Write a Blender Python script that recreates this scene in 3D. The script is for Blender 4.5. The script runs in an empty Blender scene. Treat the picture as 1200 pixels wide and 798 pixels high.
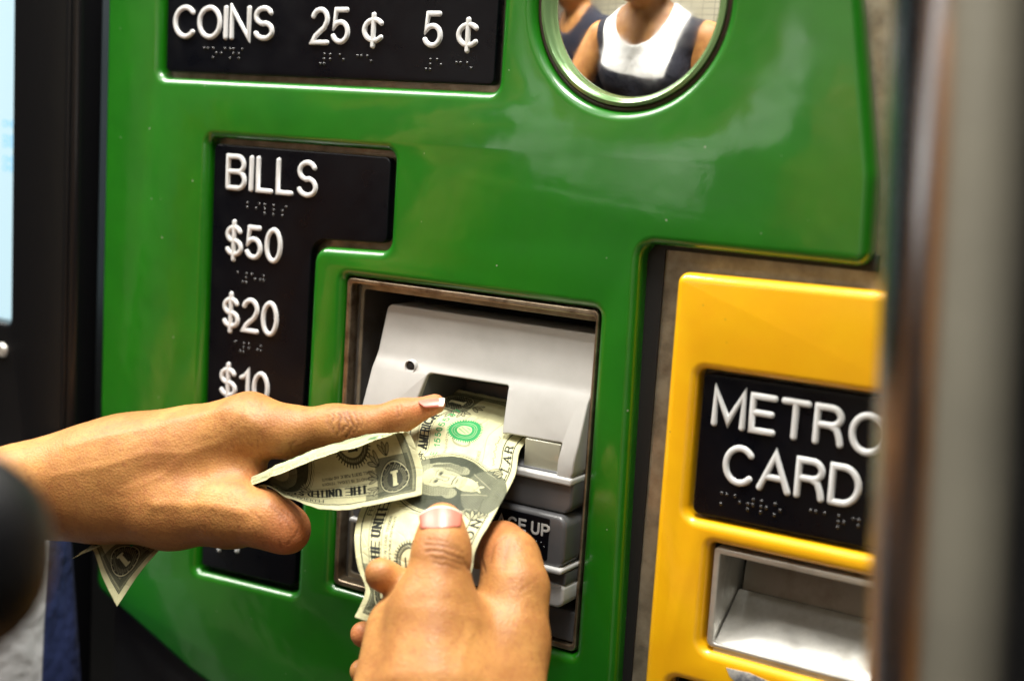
import bpy, bmesh, math, random
import numpy as np
from mathutils import Vector, Matrix, noise
S = 0.001                                   # everything below is written in millimetres
R = math.radians
sc = bpy.context.scene
C = sc.collection
random.seed(4); np.random.seed(4)

# ------------------------------------------------------------------ camera
def rot(a, b, c):
    ca, sa, cb, sb, cc, s_ = math.cos(a), math.sin(a), math.cos(b), math.sin(b), math.cos(c), math.sin(c)
    Ry = np.array([[ca, 0, sa], [0, 1, 0], [-sa, 0, ca]]); Rx = np.array([[1, 0, 0], [0, cb, -sb], [0, sb, cb]])
    Rz = np.array([[cc, -s_, 0], [s_, cc, 0], [0, 0, 1]])
    return Rz @ Rx @ Ry
CM = rot(R(31.246), R(8.495), R(3.694))
FPX = 1600.0
def w3(v): return np.array([v[0], v[2], -v[1]])
AX = [w3(CM[i]) for i in range(3)]          # camera right, down, forward in world axes
CAM = -640.0 * AX[2]
def at(px, py, d):                          # a point d mm in front of the lens
    return CAM + d * (AX[0] * (px - 600) / FPX + AX[1] * (py - 399) / FPX + AX[2])
def on(px, py, y=0.0):                      # a point of the machine's front (plane Y = y): returns x, z
    v = AX[0] * (px - 600) / FPX + AX[1] * (py - 399) / FPX + AX[2]
    t = (y - CAM[1]) / v[1]; p = CAM + t * v
    return (p[0], p[2])
cd = bpy.data.cameras.new('camera'); cam = bpy.data.objects.new('camera', cd); C.objects.link(cam)
cd.sensor_width = 36; cd.lens = 48; cd.clip_start = 0.01; cd.clip_end = 50
r, u, b = Vector(AX[0]), Vector(-AX[1]), Vector(-AX[2])
cam.matrix_world = Matrix(((r.x, u.x, b.x, CAM[0]*S), (r.y, u.y, b.y, CAM[1]*S), (r.z, u.z, b.z, CAM[2]*S), (0, 0, 0, 1)))
cd.dof.use_dof = True; cd.dof.focus_distance = 0.648; cd.dof.aperture_fstop = 5.0
sc.camera = cam

# ------------------------------------------------------------------ light
W = bpy.data.worlds.new('World'); sc.world = W; W.use_nodes = True
W.node_tree.nodes['Background'].inputs[0].default_value = (1.0, 0.95, 0.86, 1)
W.node_tree.nodes['Background'].inputs[1].default_value = 0.02
def area(name, loc, target, sx, sy, power, col=(1, 0.97, 0.9)):
    l = bpy.data.lights.new(name, 'AREA'); l.shape = 'RECTANGLE'; l.size = sx*S; l.size_y = sy*S
    l.energy = power; l.color = col
    o = bpy.data.objects.new(name, l); C.objects.link(o); o.location = Vector(loc)*S
    d = (Vector(target) - Vector(loc)); o.rotation_euler = d.to_track_quat('-Z', 'Y').to_euler()
    return o
area('ceiling_or_fill_light', (60, -100, 1350), (0, -130, 0), 1300, 420, 78)
area('ceiling_or_fill_light', (-1350, -330, 1350), (-1350, -330, 0), 1500, 170, 46)
area('ceiling_or_fill_light', (-1350, -760, 1350), (-1350, -760, 0), 1500, 130, 22)
area('ceiling_or_fill_light', (200, -1300, 2300), (-60, -200, 0), 1500, 220, 5)  # unseen fill lamp, added in front of the machine
area('ceiling_or_fill_light', (-100, -2000, 2000), (-100, -2600, 300), 3000, 220, 40)  # unseen lamp added to brighten the station wall in the mirror
sc.view_settings.view_transform = 'Standard'; sc.view_settings.look = 'None'
sc.view_settings.exposure = -0.12; sc.view_settings.gamma = 1
sc.cycles.max_bounces = 8

# ------------------------------------------------------------------ helpers
def tag(o, label=None, cat=None, group=None, kind=None):
    if label: o['label'] = label
    if cat: o['category'] = cat
    if group: o['group'] = group
    if kind: o['kind'] = kind
    return o
def empty(name, loc, label, cat, group=None):
    o = bpy.data.objects.new(name, None); C.objects.link(o); o.location = Vector(loc)*S
    o.empty_display_size = 0.02
    return tag(o, label, cat, group)
def link(name, me, mats, parent=None):
    for m in (mats if isinstance(mats, (list, tuple)) else [mats]): me.materials.append(m)
    o = bpy.data.objects.new(name, me); C.objects.link(o)
    if parent is not None:
        o.parent = parent; o.matrix_parent_inverse = Matrix.Translation(-root_loc(parent))
    return o
def root_loc(p):
    l = Vector(p.location)
    return l
def mesh(name, V, Fc, smooth=True, fm=None, sharp=None):
    me = bpy.data.meshes.new(name)
    me.from_pydata([tuple(np.array(v)*S) for v in V], [], Fc)
    me.validate()
    if smooth:
        me.polygons.foreach_set('use_smooth', [True]*len(me.polygons))
        if sharp: me.set_sharp_from_angle(angle=R(sharp))
    if fm is not None: me.polygons.foreach_set('material_index', fm)
    me.update(); return me
def bm_mesh(name, bm, sharp=35):
    me = bpy.data.meshes.new(name)
    bmesh.ops.scale(bm, vec=(S, S, S), verts=bm.verts)
    bmesh.ops.recalc_face_normals(bm, faces=bm.faces)
    bm.to_mesh(me); bm.free()
    me.polygons.foreach_set('use_smooth', [True]*len(me.polygons))
    me.set_sharp_from_angle(angle=R(sharp)); me.update()
    return me
def roundpoly(pts, rads, n=7):
    """polygon with rounded corners; rads per corner"""
    out = []; N = len(pts)
    if not isinstance(rads, (list, tuple)): rads = [rads]*N
    for i in range(N):
        p = np.array(pts[i], float); a = np.array(pts[i-1], float)-p; c = np.array(pts[(i+1) % N], float)-p
        la, lc = np.linalg.norm(a), np.linalg.norm(c); a /= la; c /= lc; rr = rads[i]
        if rr <= 0: out.append(tuple(p)); continue
        ang = math.acos(max(-1, min(1, float(a@c)))); t = min(rr/math.tan(ang/2), la*.49, lc*.49)
        rr = t*math.tan(ang/2)
        s, e = p+a*t, p+c*t; cen = p+(a+c)/np.linalg.norm(a+c)*rr/math.sin(ang/2)
        a0 = math.atan2(*(s-cen)[::-1]); a1 = math.atan2(*(e-cen)[::-1]); d = (a1-a0+math.pi) % (2*math.pi)-math.pi
        for k in range(n+1):
            q = a0+d*k/n; out.append((cen[0]+rr*math.cos(q), cen[1]+rr*math.sin(q)))
    return out
def circle(cx, cz, r, n=96): return [(cx+r*math.cos(2*math.pi*k/n), cz+r*math.sin(2*math.pi*k/n)) for k in range(n)]
def slab(name, outlines, y0, y1, bev, mats, parent, res=5, label=None):
    """plate in the XZ plane, from front y0 back to y1, with holes and a rounded lip of radius bev"""
    cu = bpy.data.curves.new(name, 'CURVE'); cu.dimensions = '2D'; cu.fill_mode = 'BOTH'
    for pl in outlines:
        sp = cu.splines.new('POLY'); sp.points.add(len(pl)-1); sp.use_cyclic_u = True
        for p, q in zip(sp.points, pl): p.co = (q[0]*S, q[1]*S, 0, 1)
    th = (y1-y0)
    cu.bevel_depth = bev*S; cu.bevel_resolution = res; cu.extrude = (th/2-bev)*S; cu.offset = -bev*S
    ob = bpy.data.objects.new(name, cu); C.objects.link(ob)
    dg = bpy.context.evaluated_depsgraph_get(); dg.update()
    me = bpy.data.meshes.new_from_object(ob.evaluated_get(dg)); bpy.data.objects.remove(ob); bpy.data.curves.remove(cu)
    me.materials.clear(); me.name = name
    bm = bmesh.new(); bm.from_mesh(me)
    bmesh.ops.remove_doubles(bm, verts=bm.verts, dist=1e-6)
    ym = (y0+y1)/2*S
    for v in bm.verts: v.co = Vector((v.co.x, ym - v.co.z, v.co.y))
    bmesh.ops.recalc_face_normals(bm, faces=bm.faces)
    bm.to_mesh(me); bm.free()
    me.polygons.foreach_set('use_smooth', [True]*len(me.polygons)); me.set_sharp_from_angle(angle=R(32)); me.update()
    o = link(name, me, mats, parent)
    if label: o['label'] = label
    return o
def box(name, lo, hi, bev, mats, parent, seg=3, label=None):
    bm = bmesh.new(); bmesh.ops.create_cube(bm, size=1)
    for v in bm.verts: v.co = Vector([(lo[i]+hi[i])/2+v.co[i]*(hi[i]-lo[i]) for i in range(3)])
    if bev: bmesh.ops.bevel(bm, geom=bm.edges[:], offset=bev, segments=seg, affect='EDGES', profile=.5)
    o = link(name, bm_mesh(name, bm), mats, parent)
    if label: o['label'] = label
    return o
def prism(name, prof, x0, x1, bev, mats, parent, seg=3, sharp=35):
    """profile in (y,z) swept along x"""
    bm = bmesh.new(); A = [bm.verts.new((x0, y, z)) for y, z in prof]; B = [bm.verts.new((x1, y, z)) for y, z in prof]
    n = len(prof); bm.faces.new(A); bm.faces.new(B[::-1])
    for i in range(n): bm.faces.new((A[i], B[i], B[(i+1) % n], A[(i+1) % n]))
    bmesh.ops.recalc_face_normals(bm, faces=bm.faces)
    if bev: bmesh.ops.bevel(bm, geom=bm.edges[:], offset=bev, segments=seg, affect='EDGES', profile=.5)
    return link(name, bm_mesh(name, bm, sharp), mats, parent)

# ------------------------------------------------------------------ materials
def mat(name, base, rough=.5, metal=0, coat=0, spec=.5, coat_r=.03, bump=None, var=None, rvar=None, emis=None, sss=0, coords='Object', aniso=None):
    m = bpy.data.materials.new(name); m.use_nodes = True; nt = m.node_tree; N = nt.nodes; L = nt.links
    p = N['Principled BSDF']; p.inputs['Base Color'].default_value = (*base, 1); p.inputs['Roughness'].default_value = rough
    p.inputs['Metallic'].default_value = metal; p.inputs['Coat Weight'].default_value = coat; p.inputs['Coat Roughness'].default_value = coat_r
    p.inputs['Specular IOR Level'].default_value = spec
    if emis: p.inputs['Emission Color'].default_value = (*emis[0], 1); p.inputs['Emission Strength'].default_value = emis[1]
    if sss:
        p.inputs['Subsurface Weight'].default_value = sss; p.inputs['Subsurface Radius'].default_value = (.004, .0015, .0007); p.inputs['Subsurface Scale'].default_value = 1
    tc = N.new('ShaderNodeTexCoord'); mp = N.new('ShaderNodeMapping'); L.new(tc.outputs[coords], mp.inputs[0])
    if aniso: mp.inputs['Scale'].default_value = aniso
    def nz(scale, det=4, r=.6):
        n = N.new('ShaderNodeTexNoise'); n.inputs['Scale'].default_value = scale; n.inputs['Detail'].default_value = det; n.inputs['Roughness'].default_value = r
        L.new(mp.outputs[0], n.inputs['Vector']); return n
    if var:                                  # (scale, second colour, lo, hi)
        n = nz(var[0]); rp = N.new('ShaderNodeValToRGB'); rp.color_ramp.elements[0].position = var[2]; rp.color_ramp.elements[1].position = var[3]
        rp.color_ramp.elements[0].color = (*base, 1); rp.color_ramp.elements[1].color = (*var[1], 1)
        L.new(n.outputs[0], rp.inputs[0]); L.new(rp.outputs[0], p.inputs['Base Color'])
    if rvar:                                 # (scale, lo, hi)
        n = nz(rvar[0]); mr = N.new('ShaderNodeMapRange'); mr.inputs['From Min'].default_value = .35; mr.inputs['From Max'].default_value = .65
        mr.inputs['To Min'].default_value = rvar[1]; mr.inputs['To Max'].default_value = rvar[2]
        L.new(n.outputs[0], mr.inputs[0]); L.new(mr.outputs[0], p.inputs['Roughness'])
    last = None
    for (sc_, st, dist) in (bump or []):
        n = nz(sc_, 3); bp = N.new('ShaderNodeBump'); bp.inputs['Strength'].default_value = st; bp.inputs['Distance'].default_value = dist*S
        L.new(n.outputs[0], bp.inputs['Height'])
        if last: L.new(last.outputs[0], bp.inputs['Normal'])
        last = bp
    if last:
        L.new(last.outputs[0], p.inputs['Normal'])
        L.new(last.outputs[0], p.inputs['Coat Normal'])
    return m
M = {}
M['green'] = mat('green_gloss', (.006, .135, .0015), .38, coat=1, coat_r=.05, bump=[(14, .5, 1.6), (420, .12, .12)], var=(30, (.009, .160, .002), .35, .7))
M['yellow'] = mat('yellow_gloss', (.95, .47, .002), .38, coat=1, coat_r=.06, bump=[(16, .5, 1.2), (380, .12, .12)], var=(40, (.97, .52, .002), .4, .7))
M['black_plate'] = mat('black_sign_plastic', (.002, .0024, .0045), .36, spec=.18, coat=.04, coat_r=.2, bump=[(900, .35, .15)], rvar=(60, .25, .42))
M['white_letter'] = mat('white_sign_plastic', (.74, .75, .76), .3, coat=.5, coat_r=.12, var=(70, (.60, .60, .58), .5, .8))
M['dark_dot'] = mat('braille_plastic', (.012, .012, .014), .22, coat=.6, coat_r=.08)
M['steel'] = mat('stained_steel_sheet', (.40, .355, .27), .4, metal=.6, var=(90, (.20, .17, .125), .40, .74), rvar=(140, .3, .5), bump=[(700, .3, .2)])
M['bezel'] = mat('worn_steel_rim', (.42, .34, .24), .34, metal=.9, var=(110, (.16, .11, .07), .42, .7), bump=[(500, .2, .15)])
M['silver'] = mat('silver_painted_casting', (.44, .43, .41), .42, metal=.25, coat=.15, coat_r=.3, bump=[(1400, .2, .08)], var=(35, (.38, .37, .35), .4, .7))
M['grey'] = mat('grey_plastic', (.085, .085, .09), .36, coat=.3, coat_r=.2, bump=[(1400, .2, .06)])
M['palegrey'] = mat('pale_grey_plastic', (.50, .50, .49), .35, coat=.3, coat_r=.2)
M['lens'] = mat('smoky_beige_window', (.30, .29, .22), .18, coat=.8)
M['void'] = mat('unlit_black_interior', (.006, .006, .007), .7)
M['black_gloss'] = mat('black_gloss_frame', (.004, .004, .005), .3, spec=.35, coat=.15, coat_r=.12, bump=[(40, .3, .6)])
M['cabinet'] = mat('dark_grey_cabinet', (.030, .030, .031), .5, bump=[(900, .4, .3)], var=(20, (.022, .022, .023), .4, .7))
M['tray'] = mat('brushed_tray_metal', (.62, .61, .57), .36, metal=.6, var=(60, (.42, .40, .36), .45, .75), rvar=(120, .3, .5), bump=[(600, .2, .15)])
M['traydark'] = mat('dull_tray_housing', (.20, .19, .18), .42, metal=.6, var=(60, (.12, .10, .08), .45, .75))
M['ring'] = mat('pale_green_ring', (.22, .38, .16), .22, metal=.5, coat=.6)
M['gasket'] = mat('brown_gasket', (.035, .015, .01), .5, bump=[(300, .5, .5)])
M['mirror'] = mat('polished_mirror', (.95, .95, .93), .03, metal=1, bump=[(26, .10, .3)], rvar=(50, .02, .10))
M['pole'] = mat('polished_steel_tube', (.40, .40, .42), .2, metal=1, rvar=(30, .17, .26), var=(14, (.32, .32, .34), .4, .7))
M['screen'] = mat('lit_display', (.1, .1, .1), .2, emis=((.62, .90, 1.0), 1.0))
M['ink'] = mat('display_lettering', (.05, .2, .4), .3, emis=((.30, .68, .9), .9))
M['decal'] = mat('torn_foil_sticker', (.30, .32, .38), .35, metal=.4, var=(250, (.75, .76, .74), .4, .6))

def worn(m, dust=(.5, .5, .42), amt=.55, scr=.35):
    nt = m.node_tree; N = nt.nodes; L = nt.links; p = N['Principled BSDF']; tc = N.new('ShaderNodeTexCoord')
    def nz(s_, d, dist=0):
        n = N.new('ShaderNodeTexNoise'); n.inputs['Scale'].default_value = s_; n.inputs['Detail'].default_value = d; n.inputs['Distortion'].default_value = dist; L.new(tc.outputs['Object'], n.inputs['Vector']); return n.outputs[0]
    def mr(src, a, b_, c, d):
        x = N.new('ShaderNodeMapRange'); x.inputs[1].default_value = a; x.inputs[2].default_value = b_; x.inputs[3].default_value = c; x.inputs[4].default_value = d; L.new(src, x.inputs[0]); return x.outputs[0]
    L.new(mr(nz(24, 5, 1.5), .42, .7, .07, .2), p.inputs['Coat Roughness'])
    vo = N.new('ShaderNodeTexVoronoi'); vo.inputs['Scale'].default_value = 150; L.new(tc.outputs['Object'], vo.inputs['Vector'])
    sp = mr(vo.outputs['Distance'], .05, .085, 1, 0); gate = mr(nz(60, 2), .56, .60, 0, 1)
    mu = N.new('ShaderNodeMath'); mu.operation = 'MULTIPLY'; L.new(sp, mu.inputs[0]); L.new(gate, mu.inputs[1]); m2 = N.new('ShaderNodeMath'); m2.operation = 'MULTIPLY'; m2.inputs[1].default_value = amt; L.new(mu.outputs[0], m2.inputs[0])
    src = p.inputs['Base Color'].links[0].from_socket; x = N.new('ShaderNodeMix'); x.data_type = 'RGBA'; L.new(m2.outputs[0], x.inputs[0]); L.new(src, x.inputs[6]); x.inputs[7].default_value = (*dust, 1)
    L.new(x.outputs[2], p.inputs['Base Color'])
worn(M['green']); worn(M['yellow'], (.35, .22, .05), .6)

# ------------------------------------------------------------------ stroke lettering
def arc(cx, cy, rx, ry, a0, a1, n=14):
    return [(cx+rx*math.cos(R(a0+(a1-a0)*k/n)), cy+ry*math.sin(R(a0+(a1-a0)*k/n))) for k in range(n+1)]
def glyphs():
    G = {}
    G['A'] = (.74, [[(0, 0), (.37, 1), (.74, 0)], [(.13, .34), (.61, .34)]])
    G['B'] = (.62, [[(0, 0), (0, 1), (.32, 1)]+arc(.34, .76, .24, .24, 90, -90)+[(0, .52)], [(.34, .52)]+arc(.36, .26, .26, .26, 90, -90)+[(0, 0)]])
    G['C'] = (.70, [arc(.38, .5, .38, .5, 42, 318, 26)])
    G['D'] = (.66, [[(0, 0), (0, 1), (.26, 1)]+arc(.26, .5, .40, .5, 90, -90, 18)+[(0, 0)]])
    G['E'] = (.56, [[(.56, 1), (0, 1), (0, 0), (.56, 0)], [(0, .52), (.5, .52)]])
    G['F'] = (.54, [[(.54, 1), (0, 1), (0, 0)], [(0, .52), (.46, .52)]])
    G['G'] = (.72, [arc(.38, .5, .38, .5, 42, 360, 26)+[(.44, .5)]])
    G['H'] = (.62, [[(0, 0), (0, 1)], [(.62, 0), (.62, 1)], [(0, .52), (.62, .52)]])
    G['I'] = (.0, [[(0, 0), (0, 1)]])
    G['J'] = (.45, [[(.45, 1), (.45, .25)]+arc(.225, .25, .225, .25, 0, -180)])
    G['K'] = (.62, [[(0, 0), (0, 1)], [(.6, 1), (0, .4)], [(.2, .6), (.62, 0)]])
    G['L'] = (.48, [[(0, 1), (0, 0), (.48, 0)]])
    G['M'] = (.76, [[(0, 0), (0, 1), (.38, .12), (.76, 1), (.76, 0)]])
    G['N'] = (.62, [[(0, 0), (0, 1), (.62, 0), (.62, 1)]])
    G['O'] = (.76, [arc(.38, .5, .38, .5, 90, 450, 36)])
    G['P'] = (.58, [[(0, 0), (0, 1), (.3, 1)]+arc(.3, .73, .28, .27, 90, -90)+[(0, .46)]])
    G['Q'] = (.76, [arc(.38, .5, .38, .5, 90, 450, 30), [(.5, .2), (.76, -.05)]])
    G['R'] = (.62, [[(0, 0), (0, 1), (.32, 1)]+arc(.34, .75, .25, .25, 90, -90)+[(0, .5)], [(.34, .5), (.5, .42), (.58, .2), (.62, 0)]])
    G['S'] = (.60, [arc(.30, .74, .27, .26, 25, 180, 14)+arc(.30, .74, .27, .26, 190, 262, 5)+arc(.31, .25, .29, .255, 82, -5, 8)+arc(.31, .25, .29, .25, -12, -160, 14)])
    G['T'] = (.62, [[(0, 1), (.62, 1)], [(.31, 1), (.31, 0)]])
    G['U'] = (.60, [[(0, 1), (0, .3)]+arc(.30, .3, .30, .3, 180, 360)+[(.60, 1)]])
    G['V'] = (.66, [[(0, 1), (.33, 0), (.66, 1)]])
    G['W'] = (.9, [[(0, 1), (.22, 0), (.45, .9), (.68, 0), (.9, 1)]])
    G['X'] = (.62, [[(0, 0), (.62, 1)], [(0, 1), (.62, 0)]])
    G['Y'] = (.64, [[(0, 1), (.32, .48), (.64, 1)], [(.32, .48), (.32, 0)]])
    G['Z'] = (.6, [[(0, 1), (.6, 1), (0, 0), (.6, 0)]])
    G['0'] = (.54, [arc(.27, .5, .27, .5, 90, 450, 30)])
    G['1'] = (.26, [[(0, .76), (.14, .82), (.26, 1), (.26, 0)]])
    G['2'] = (.54, [arc(.27, .72, .27, .28, 165, -20, 14)+[(.44, .46), (.12, .2), (0, 0), (.55, 0)]])
    G['3'] = (.54, [arc(.26, .75, .24, .25, 150, -90, 12)+arc(.26, .26, .28, .26, 90, -150, 12)])
    G['5'] = (.54, [[(.48, 1), (.10, 1), (.04, .5)]+arc(.26, .33, .28, .30, 128, -155, 20)])
    G['6'] = (.54, [arc(.27, .3, .27, .3, 160, 520, 24)+arc(.35, .45, .35, .55, 170, 80, 8)])
    G['7'] = (.52, [[(0, 1), (.52, 1), (.18, 0)]])
    G['$'] = (.58, [[(x*.97, .06+y*.88) for x, y in G['S'][1][0]], [(.29, 1.12), (.29, -.12)]])
    G['¢'] = (.52, [[(.02+x*.78, .06+y*.74) for x, y in G['C'][1][0]], [(.30, .98), (.30, -.14)]])
    return G
GL = glyphs()
def layout(text, gap=.24, space=.5):
    x = 0; out = []
    for ch in text:
        if ch == ' ': x += space; continue
        w, st = GL[ch]; out.append((ch, x, w, st)); x += w+gap
    return out, x-gap
def ribbon(bm, pts, w, prof, closed=False):
    """raised stroke along pts (x,z), prof = [(half-width factor, y)]"""
    P = [np.array(p, float) for p in pts]
    if not closed:
        q = [P[0]]
        for p in P[1:]:
            if np.linalg.norm(p-q[-1]) > 1e-4: q.append(p)
        P = q
    n = len(P); rows = []
    for i in range(n):
        if closed: a, c = P[i]-P[i-1], P[(i+1) % n]-P[i]
        else: a = P[i]-P[max(i-1, 0)] if i else P[1]-P[0]; c = P[min(i+1, n-1)]-P[i] if i < n-1 else P[-1]-P[-2]
        a = a/np.linalg.norm(a); c = c/np.linalg.norm(c); t = a+c; lt = np.linalg.norm(t)
        t = t/lt if lt > .2 else c; nn = np.array([-t[1], t[0]]); m = 1/max(.45, abs(float(nn@np.array([-c[1], c[0]]))))
        rows.append([bm.verts.new((P[i][0]+nn[0]*f*w/2*m, y, P[i][1]+nn[1]*f*w/2*m)) for f, y in prof])
    for i in range(n if closed else n-1):
        a, c = rows[i], rows[(i+1) % n]
        for k in range(len(prof)-1): bm.faces.new((a[k], a[k+1], c[k+1], c[k]))
    if not closed:
        for e, s in ((0, -1), (n-1, 1)):
            d = (P[0]-P[1]) if e == 0 else (P[-1]-P[-2]); d /= np.linalg.norm(d); row = rows[e]; K = len(prof)
            tip = []
            for (f, y), v in zip(prof, row):
                tip.append((f, y))
            ctr = P[e]; prev = row
            # rounded end: fan of rotated profiles
            nn = np.array([-d[1], d[0]])*(-1 if e == 0 else 1)
            half = [(f, y) for f, y in prof if f >= 0]
            prevh = row[K-len(half):] if half else row
            fan = []
            for j in range(1, 7):
                th = math.pi*j/6
                dirv = nn*math.cos(th)+d*math.sin(th)
                fan.append([bm.verts.new((ctr[0]+dirv[0]*f*w/2, y, ctr[1]+dirv[1]*f*w/2)) for f, y in half])
            seq = [[bm.verts.new((ctr[0]+nn[0]*f*w/2, y, ctr[1]+nn[1]*f*w/2)) for f, y in half]]+fan
            for a, c in zip(seq[:-1], seq[1:]):
                for k in range(len(half)-1): bm.faces.new((a[k], a[k+1], c[k+1], c[k]))
LP = lambda y0, h: [(-1.22, y0), (-1.0, y0-h*.15), (-.93, y0-h*.85), (-.76, y0-h), (0, y0-h*1.02), (.76, y0-h), (.93, y0-h*.85), (1.0, y0-h*.15), (1.22, y0)]
def word(parent, text, x0, x1, z0, z1, y, sw, hgt, m, gap=.24, slant=0.0, space=.5):
    lay, tot = layout(text, gap, space); H = (z1-z0)-sw; sx = (x1-x0-sw)/tot
    for ch, gx, w, st in lay:
        bm = bmesh.new()
        for pl in st:
            pts = [(x0+sw/2+(gx+px)*sx, z0+sw/2+pz*H+slant*(gx+px)) for px, pz in pl]
            cl = ch in 'O0' and len(pl) > 20
            if cl: pts = pts[:-1]
            ribbon(bm, pts, sw, LP(y, hgt), cl)
        o = link('letter', bm_mesh('letter', bm, 60), m, parent)
        o['label'] = 'raised white character %s' % ch
BR = {'a': '1', 'b': '12', 'c': '14', 'd': '145', 'e': '15', 'i': '24', 'j': '245', 'l': '123', 'm': '134', 'n': '1345', 'o': '135', 's': '234', 't': '2345', 'r': '1235', '#': '3456', '$': '4', '0': '245', '5': '15', '2': '12', '1': '1', ',': '6', 'k': '13'}
def braille(parent, text, x0, z0, y, m, p=2.35, cell=6.1, r=.9):
    bm = bmesh.new()
    for i, ch in enumerate(text):
        for d in BR.get(ch, ''):
            d = int(d)-1; cx = x0+i*cell+(d//3)*p; cz = z0-(d % 3)*p
            rows = []
            for k, (f, h) in enumerate(((1, 0), (.85, .35), (.5, .56), (0.08, .62))):
                rows.append([bm.verts.new((cx+r*f*math.cos(a*math.pi/5), y-h, cz+r*f*math.sin(a*math.pi/5))) for a in range(10)])
            for a, c in zip(rows[:-1], rows[1:]):
                for q in range(10): bm.faces.new((a[q], a[(q+1) % 10], c[(q+1) % 10], c[q]))
            bm.faces.new(rows[-1])
    o = link('braille_dots', bm_mesh('braille_dots', bm, 60), m, parent); o['kind'] = 'stuff'
    return o

# ------------------------------------------------------------------ the machine
mach = empty('ticket_machine', (0, 0, -400), 'green and yellow ticket vending machine front with black tactile signs and a bill slot', 'ticket machine')
bills = [(-198, -157), (-198, 83.5), (-74.5, 83.5), (-74.5, 34.5), (-122.5, 32.5), (-124.5, -154)]
bills_o = roundpoly(bills, [3, 4, 5, 6, 9, 5])
coin_o = roundpoly([(-236, 114), (-17, 114), (-17, 200), (-236, 200)], [5, 5, 4, 4])
bez_o = roundpoly([(-102, -143.5), (45, -143.5), (44.5, 20), (-102, 19.5)], [3, 3, 4, 3])
MC = (47.5, 155.5)
outer = roundpoly([(-278, -186), (-200, -217), (-100, -246), (20, -268), (69, -268), (66, -120), (62.5, 51.5), (164.5, 51.5), (163, 88), (156, 125), (149.5, 158), (140, 195), (125, 230), (-278, 230)],
                  [9, 60, 60, 20, 6, 0, 7, 6, 30, 40, 40, 40, 20, 10], 8)
slab('fascia_panel', [outer, bills_o, coin_o, bez_o, circle(*MC, 47.5)], 0, 13, 4.6, M['green'], mach, 6)
slab('backing_sheet', [[(-276, -150), (62, -150), (62, -330), (420, -330), (420, 300), (-276, 300)], roundpoly([(-96, -137), (40, -137), (40, 13), (-96, 13)], 2), [(90, -132), (190, -132), (190, -70), (90, -70)]], 10, 11.5, .3, M['steel'], mach, 2)
box('cabinet', (-480, 60, -600), (420, 420, 400), 2, M['cabinet'], mach)
slab('kick_panel', [roundpoly([(-276, -600), (60, -600), (60, -150.5), (-276, -150.5)], 3)], 13.5, 20, 1, M['cabinet'], mach)

slab('gap_shade_strip', [[(58, -330), (71.0, -330), (71.0, 49.3), (166, 49.3), (166, 56), (58, 56)]], 8.6, 9.8, .1, M['void'], mach, 1)  # black strip standing in for the shade in the gap beside the green edge
# coin sign
def inset(poly, d):   # simple inward offset of a clockwise / counter-clockwise outline
    P = [np.array(p) for p in poly]; n = len(P); ar = sum(P[i][0]*P[(i+1) % n][1]-P[(i+1) % n][0]*P[i][1] for i in range(n))
    sg = 1 if ar > 0 else -1; out = []
    for i in range(n):
        t = P[(i+1) % n]-P[i-1]; t = t/np.linalg.norm(t); out.append(tuple(P[i]+sg*d*np.array([-t[1], t[0]])))
    return out
PY = 2.4
coin = slab('coin_sign', [roundpoly([(-232.6, 117.2), (-20.4, 117.2), (-20.4, 197), (-232.6, 197)], 3)], PY, 8, .8, M['black_plate'], mach, 3)
def wpos(l, t, r_, b_, y):     # word box from two corners
    a = on(l, b_[0], y); c = on(r_, b_[1], y); d = on(l, t[0], y); e = on(r_, t[1], y)
    return a[0], c[0], (a[1]+c[1])/2, (d[1]+e[1])/2
def W_(parent, text, l, t, r_, b_, y=PY, sw=2.15, h=1.15, **k):
    x0, x1, z0, z1 = wpos(l, t, r_, b_, y); word(parent, text, x0, x1, z0, z1, y, sw, h, M['white_letter'], **k)
    return x0, x1, z0, z1
W_(coin, 'COINS', 204, (4, 10.5), 320.5, (43.5, 50), gap=.22)
W_(coin, '25', 364.5, (8.5, 10), 409, (51, 55), gap=.24)
W_(coin, '¢', 424, (14, 14.5), 447.5, (51.5, 53.5))
W_(coin, '5', 495.5, (13, 14.5), 517.5, (56.5, 58.5))
W_(coin, '¢', 534, (19.5, 20.5), 558.5, (57, 59))
for tx, px, py in (('coins', 240, 57), ('#be', 376, 64), ('ce', 419, 66), ('#e', 500, 70), ('ce', 535, 74)):
    x, z = on(px, py, PY); braille(coin, tx, x, z, PY, M['dark_dot'])
# bills sign
bp = slab('bills_sign', [roundpoly([(-195, -153.5), (-195, 80.3), (-77.6, 80.3), (-77.6, 38), (-125.5, 36), (-127.5, -150.5)], [2, 3, 4, 4, 9, 4])], PY, 8, .8, M['black_plate'], mach, 3)
W_(bp, 'BILLS', 265.5, (180.5, 189), 371.5, (222, 232.5), gap=.25)
W_(bp, '$50', 264, (262, 267), 330, (303, 307.5), gap=.26)
W_(bp, '$20', 260.5, (347, 352), 325.5, (387.5, 392.5), gap=.26)
W_(bp, '$10', 257, (430, 434), 315, (468, 473), gap=.26)
for tx, px, py in (('bills', 290, 238), ('$#50', 275, 319), ('$#20', 272, 400), ('$#10', 270, 482)):
    x, z = on(px, py, PY); braille(bp, tx, x, z, PY, M['dark_dot'])
W_(bp, '$5', 252, (520, 523), 290, (560, 563), gap=.26)
W_(bp, '$1', 248, (600, 603), 280, (642, 645), gap=.26)

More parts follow.
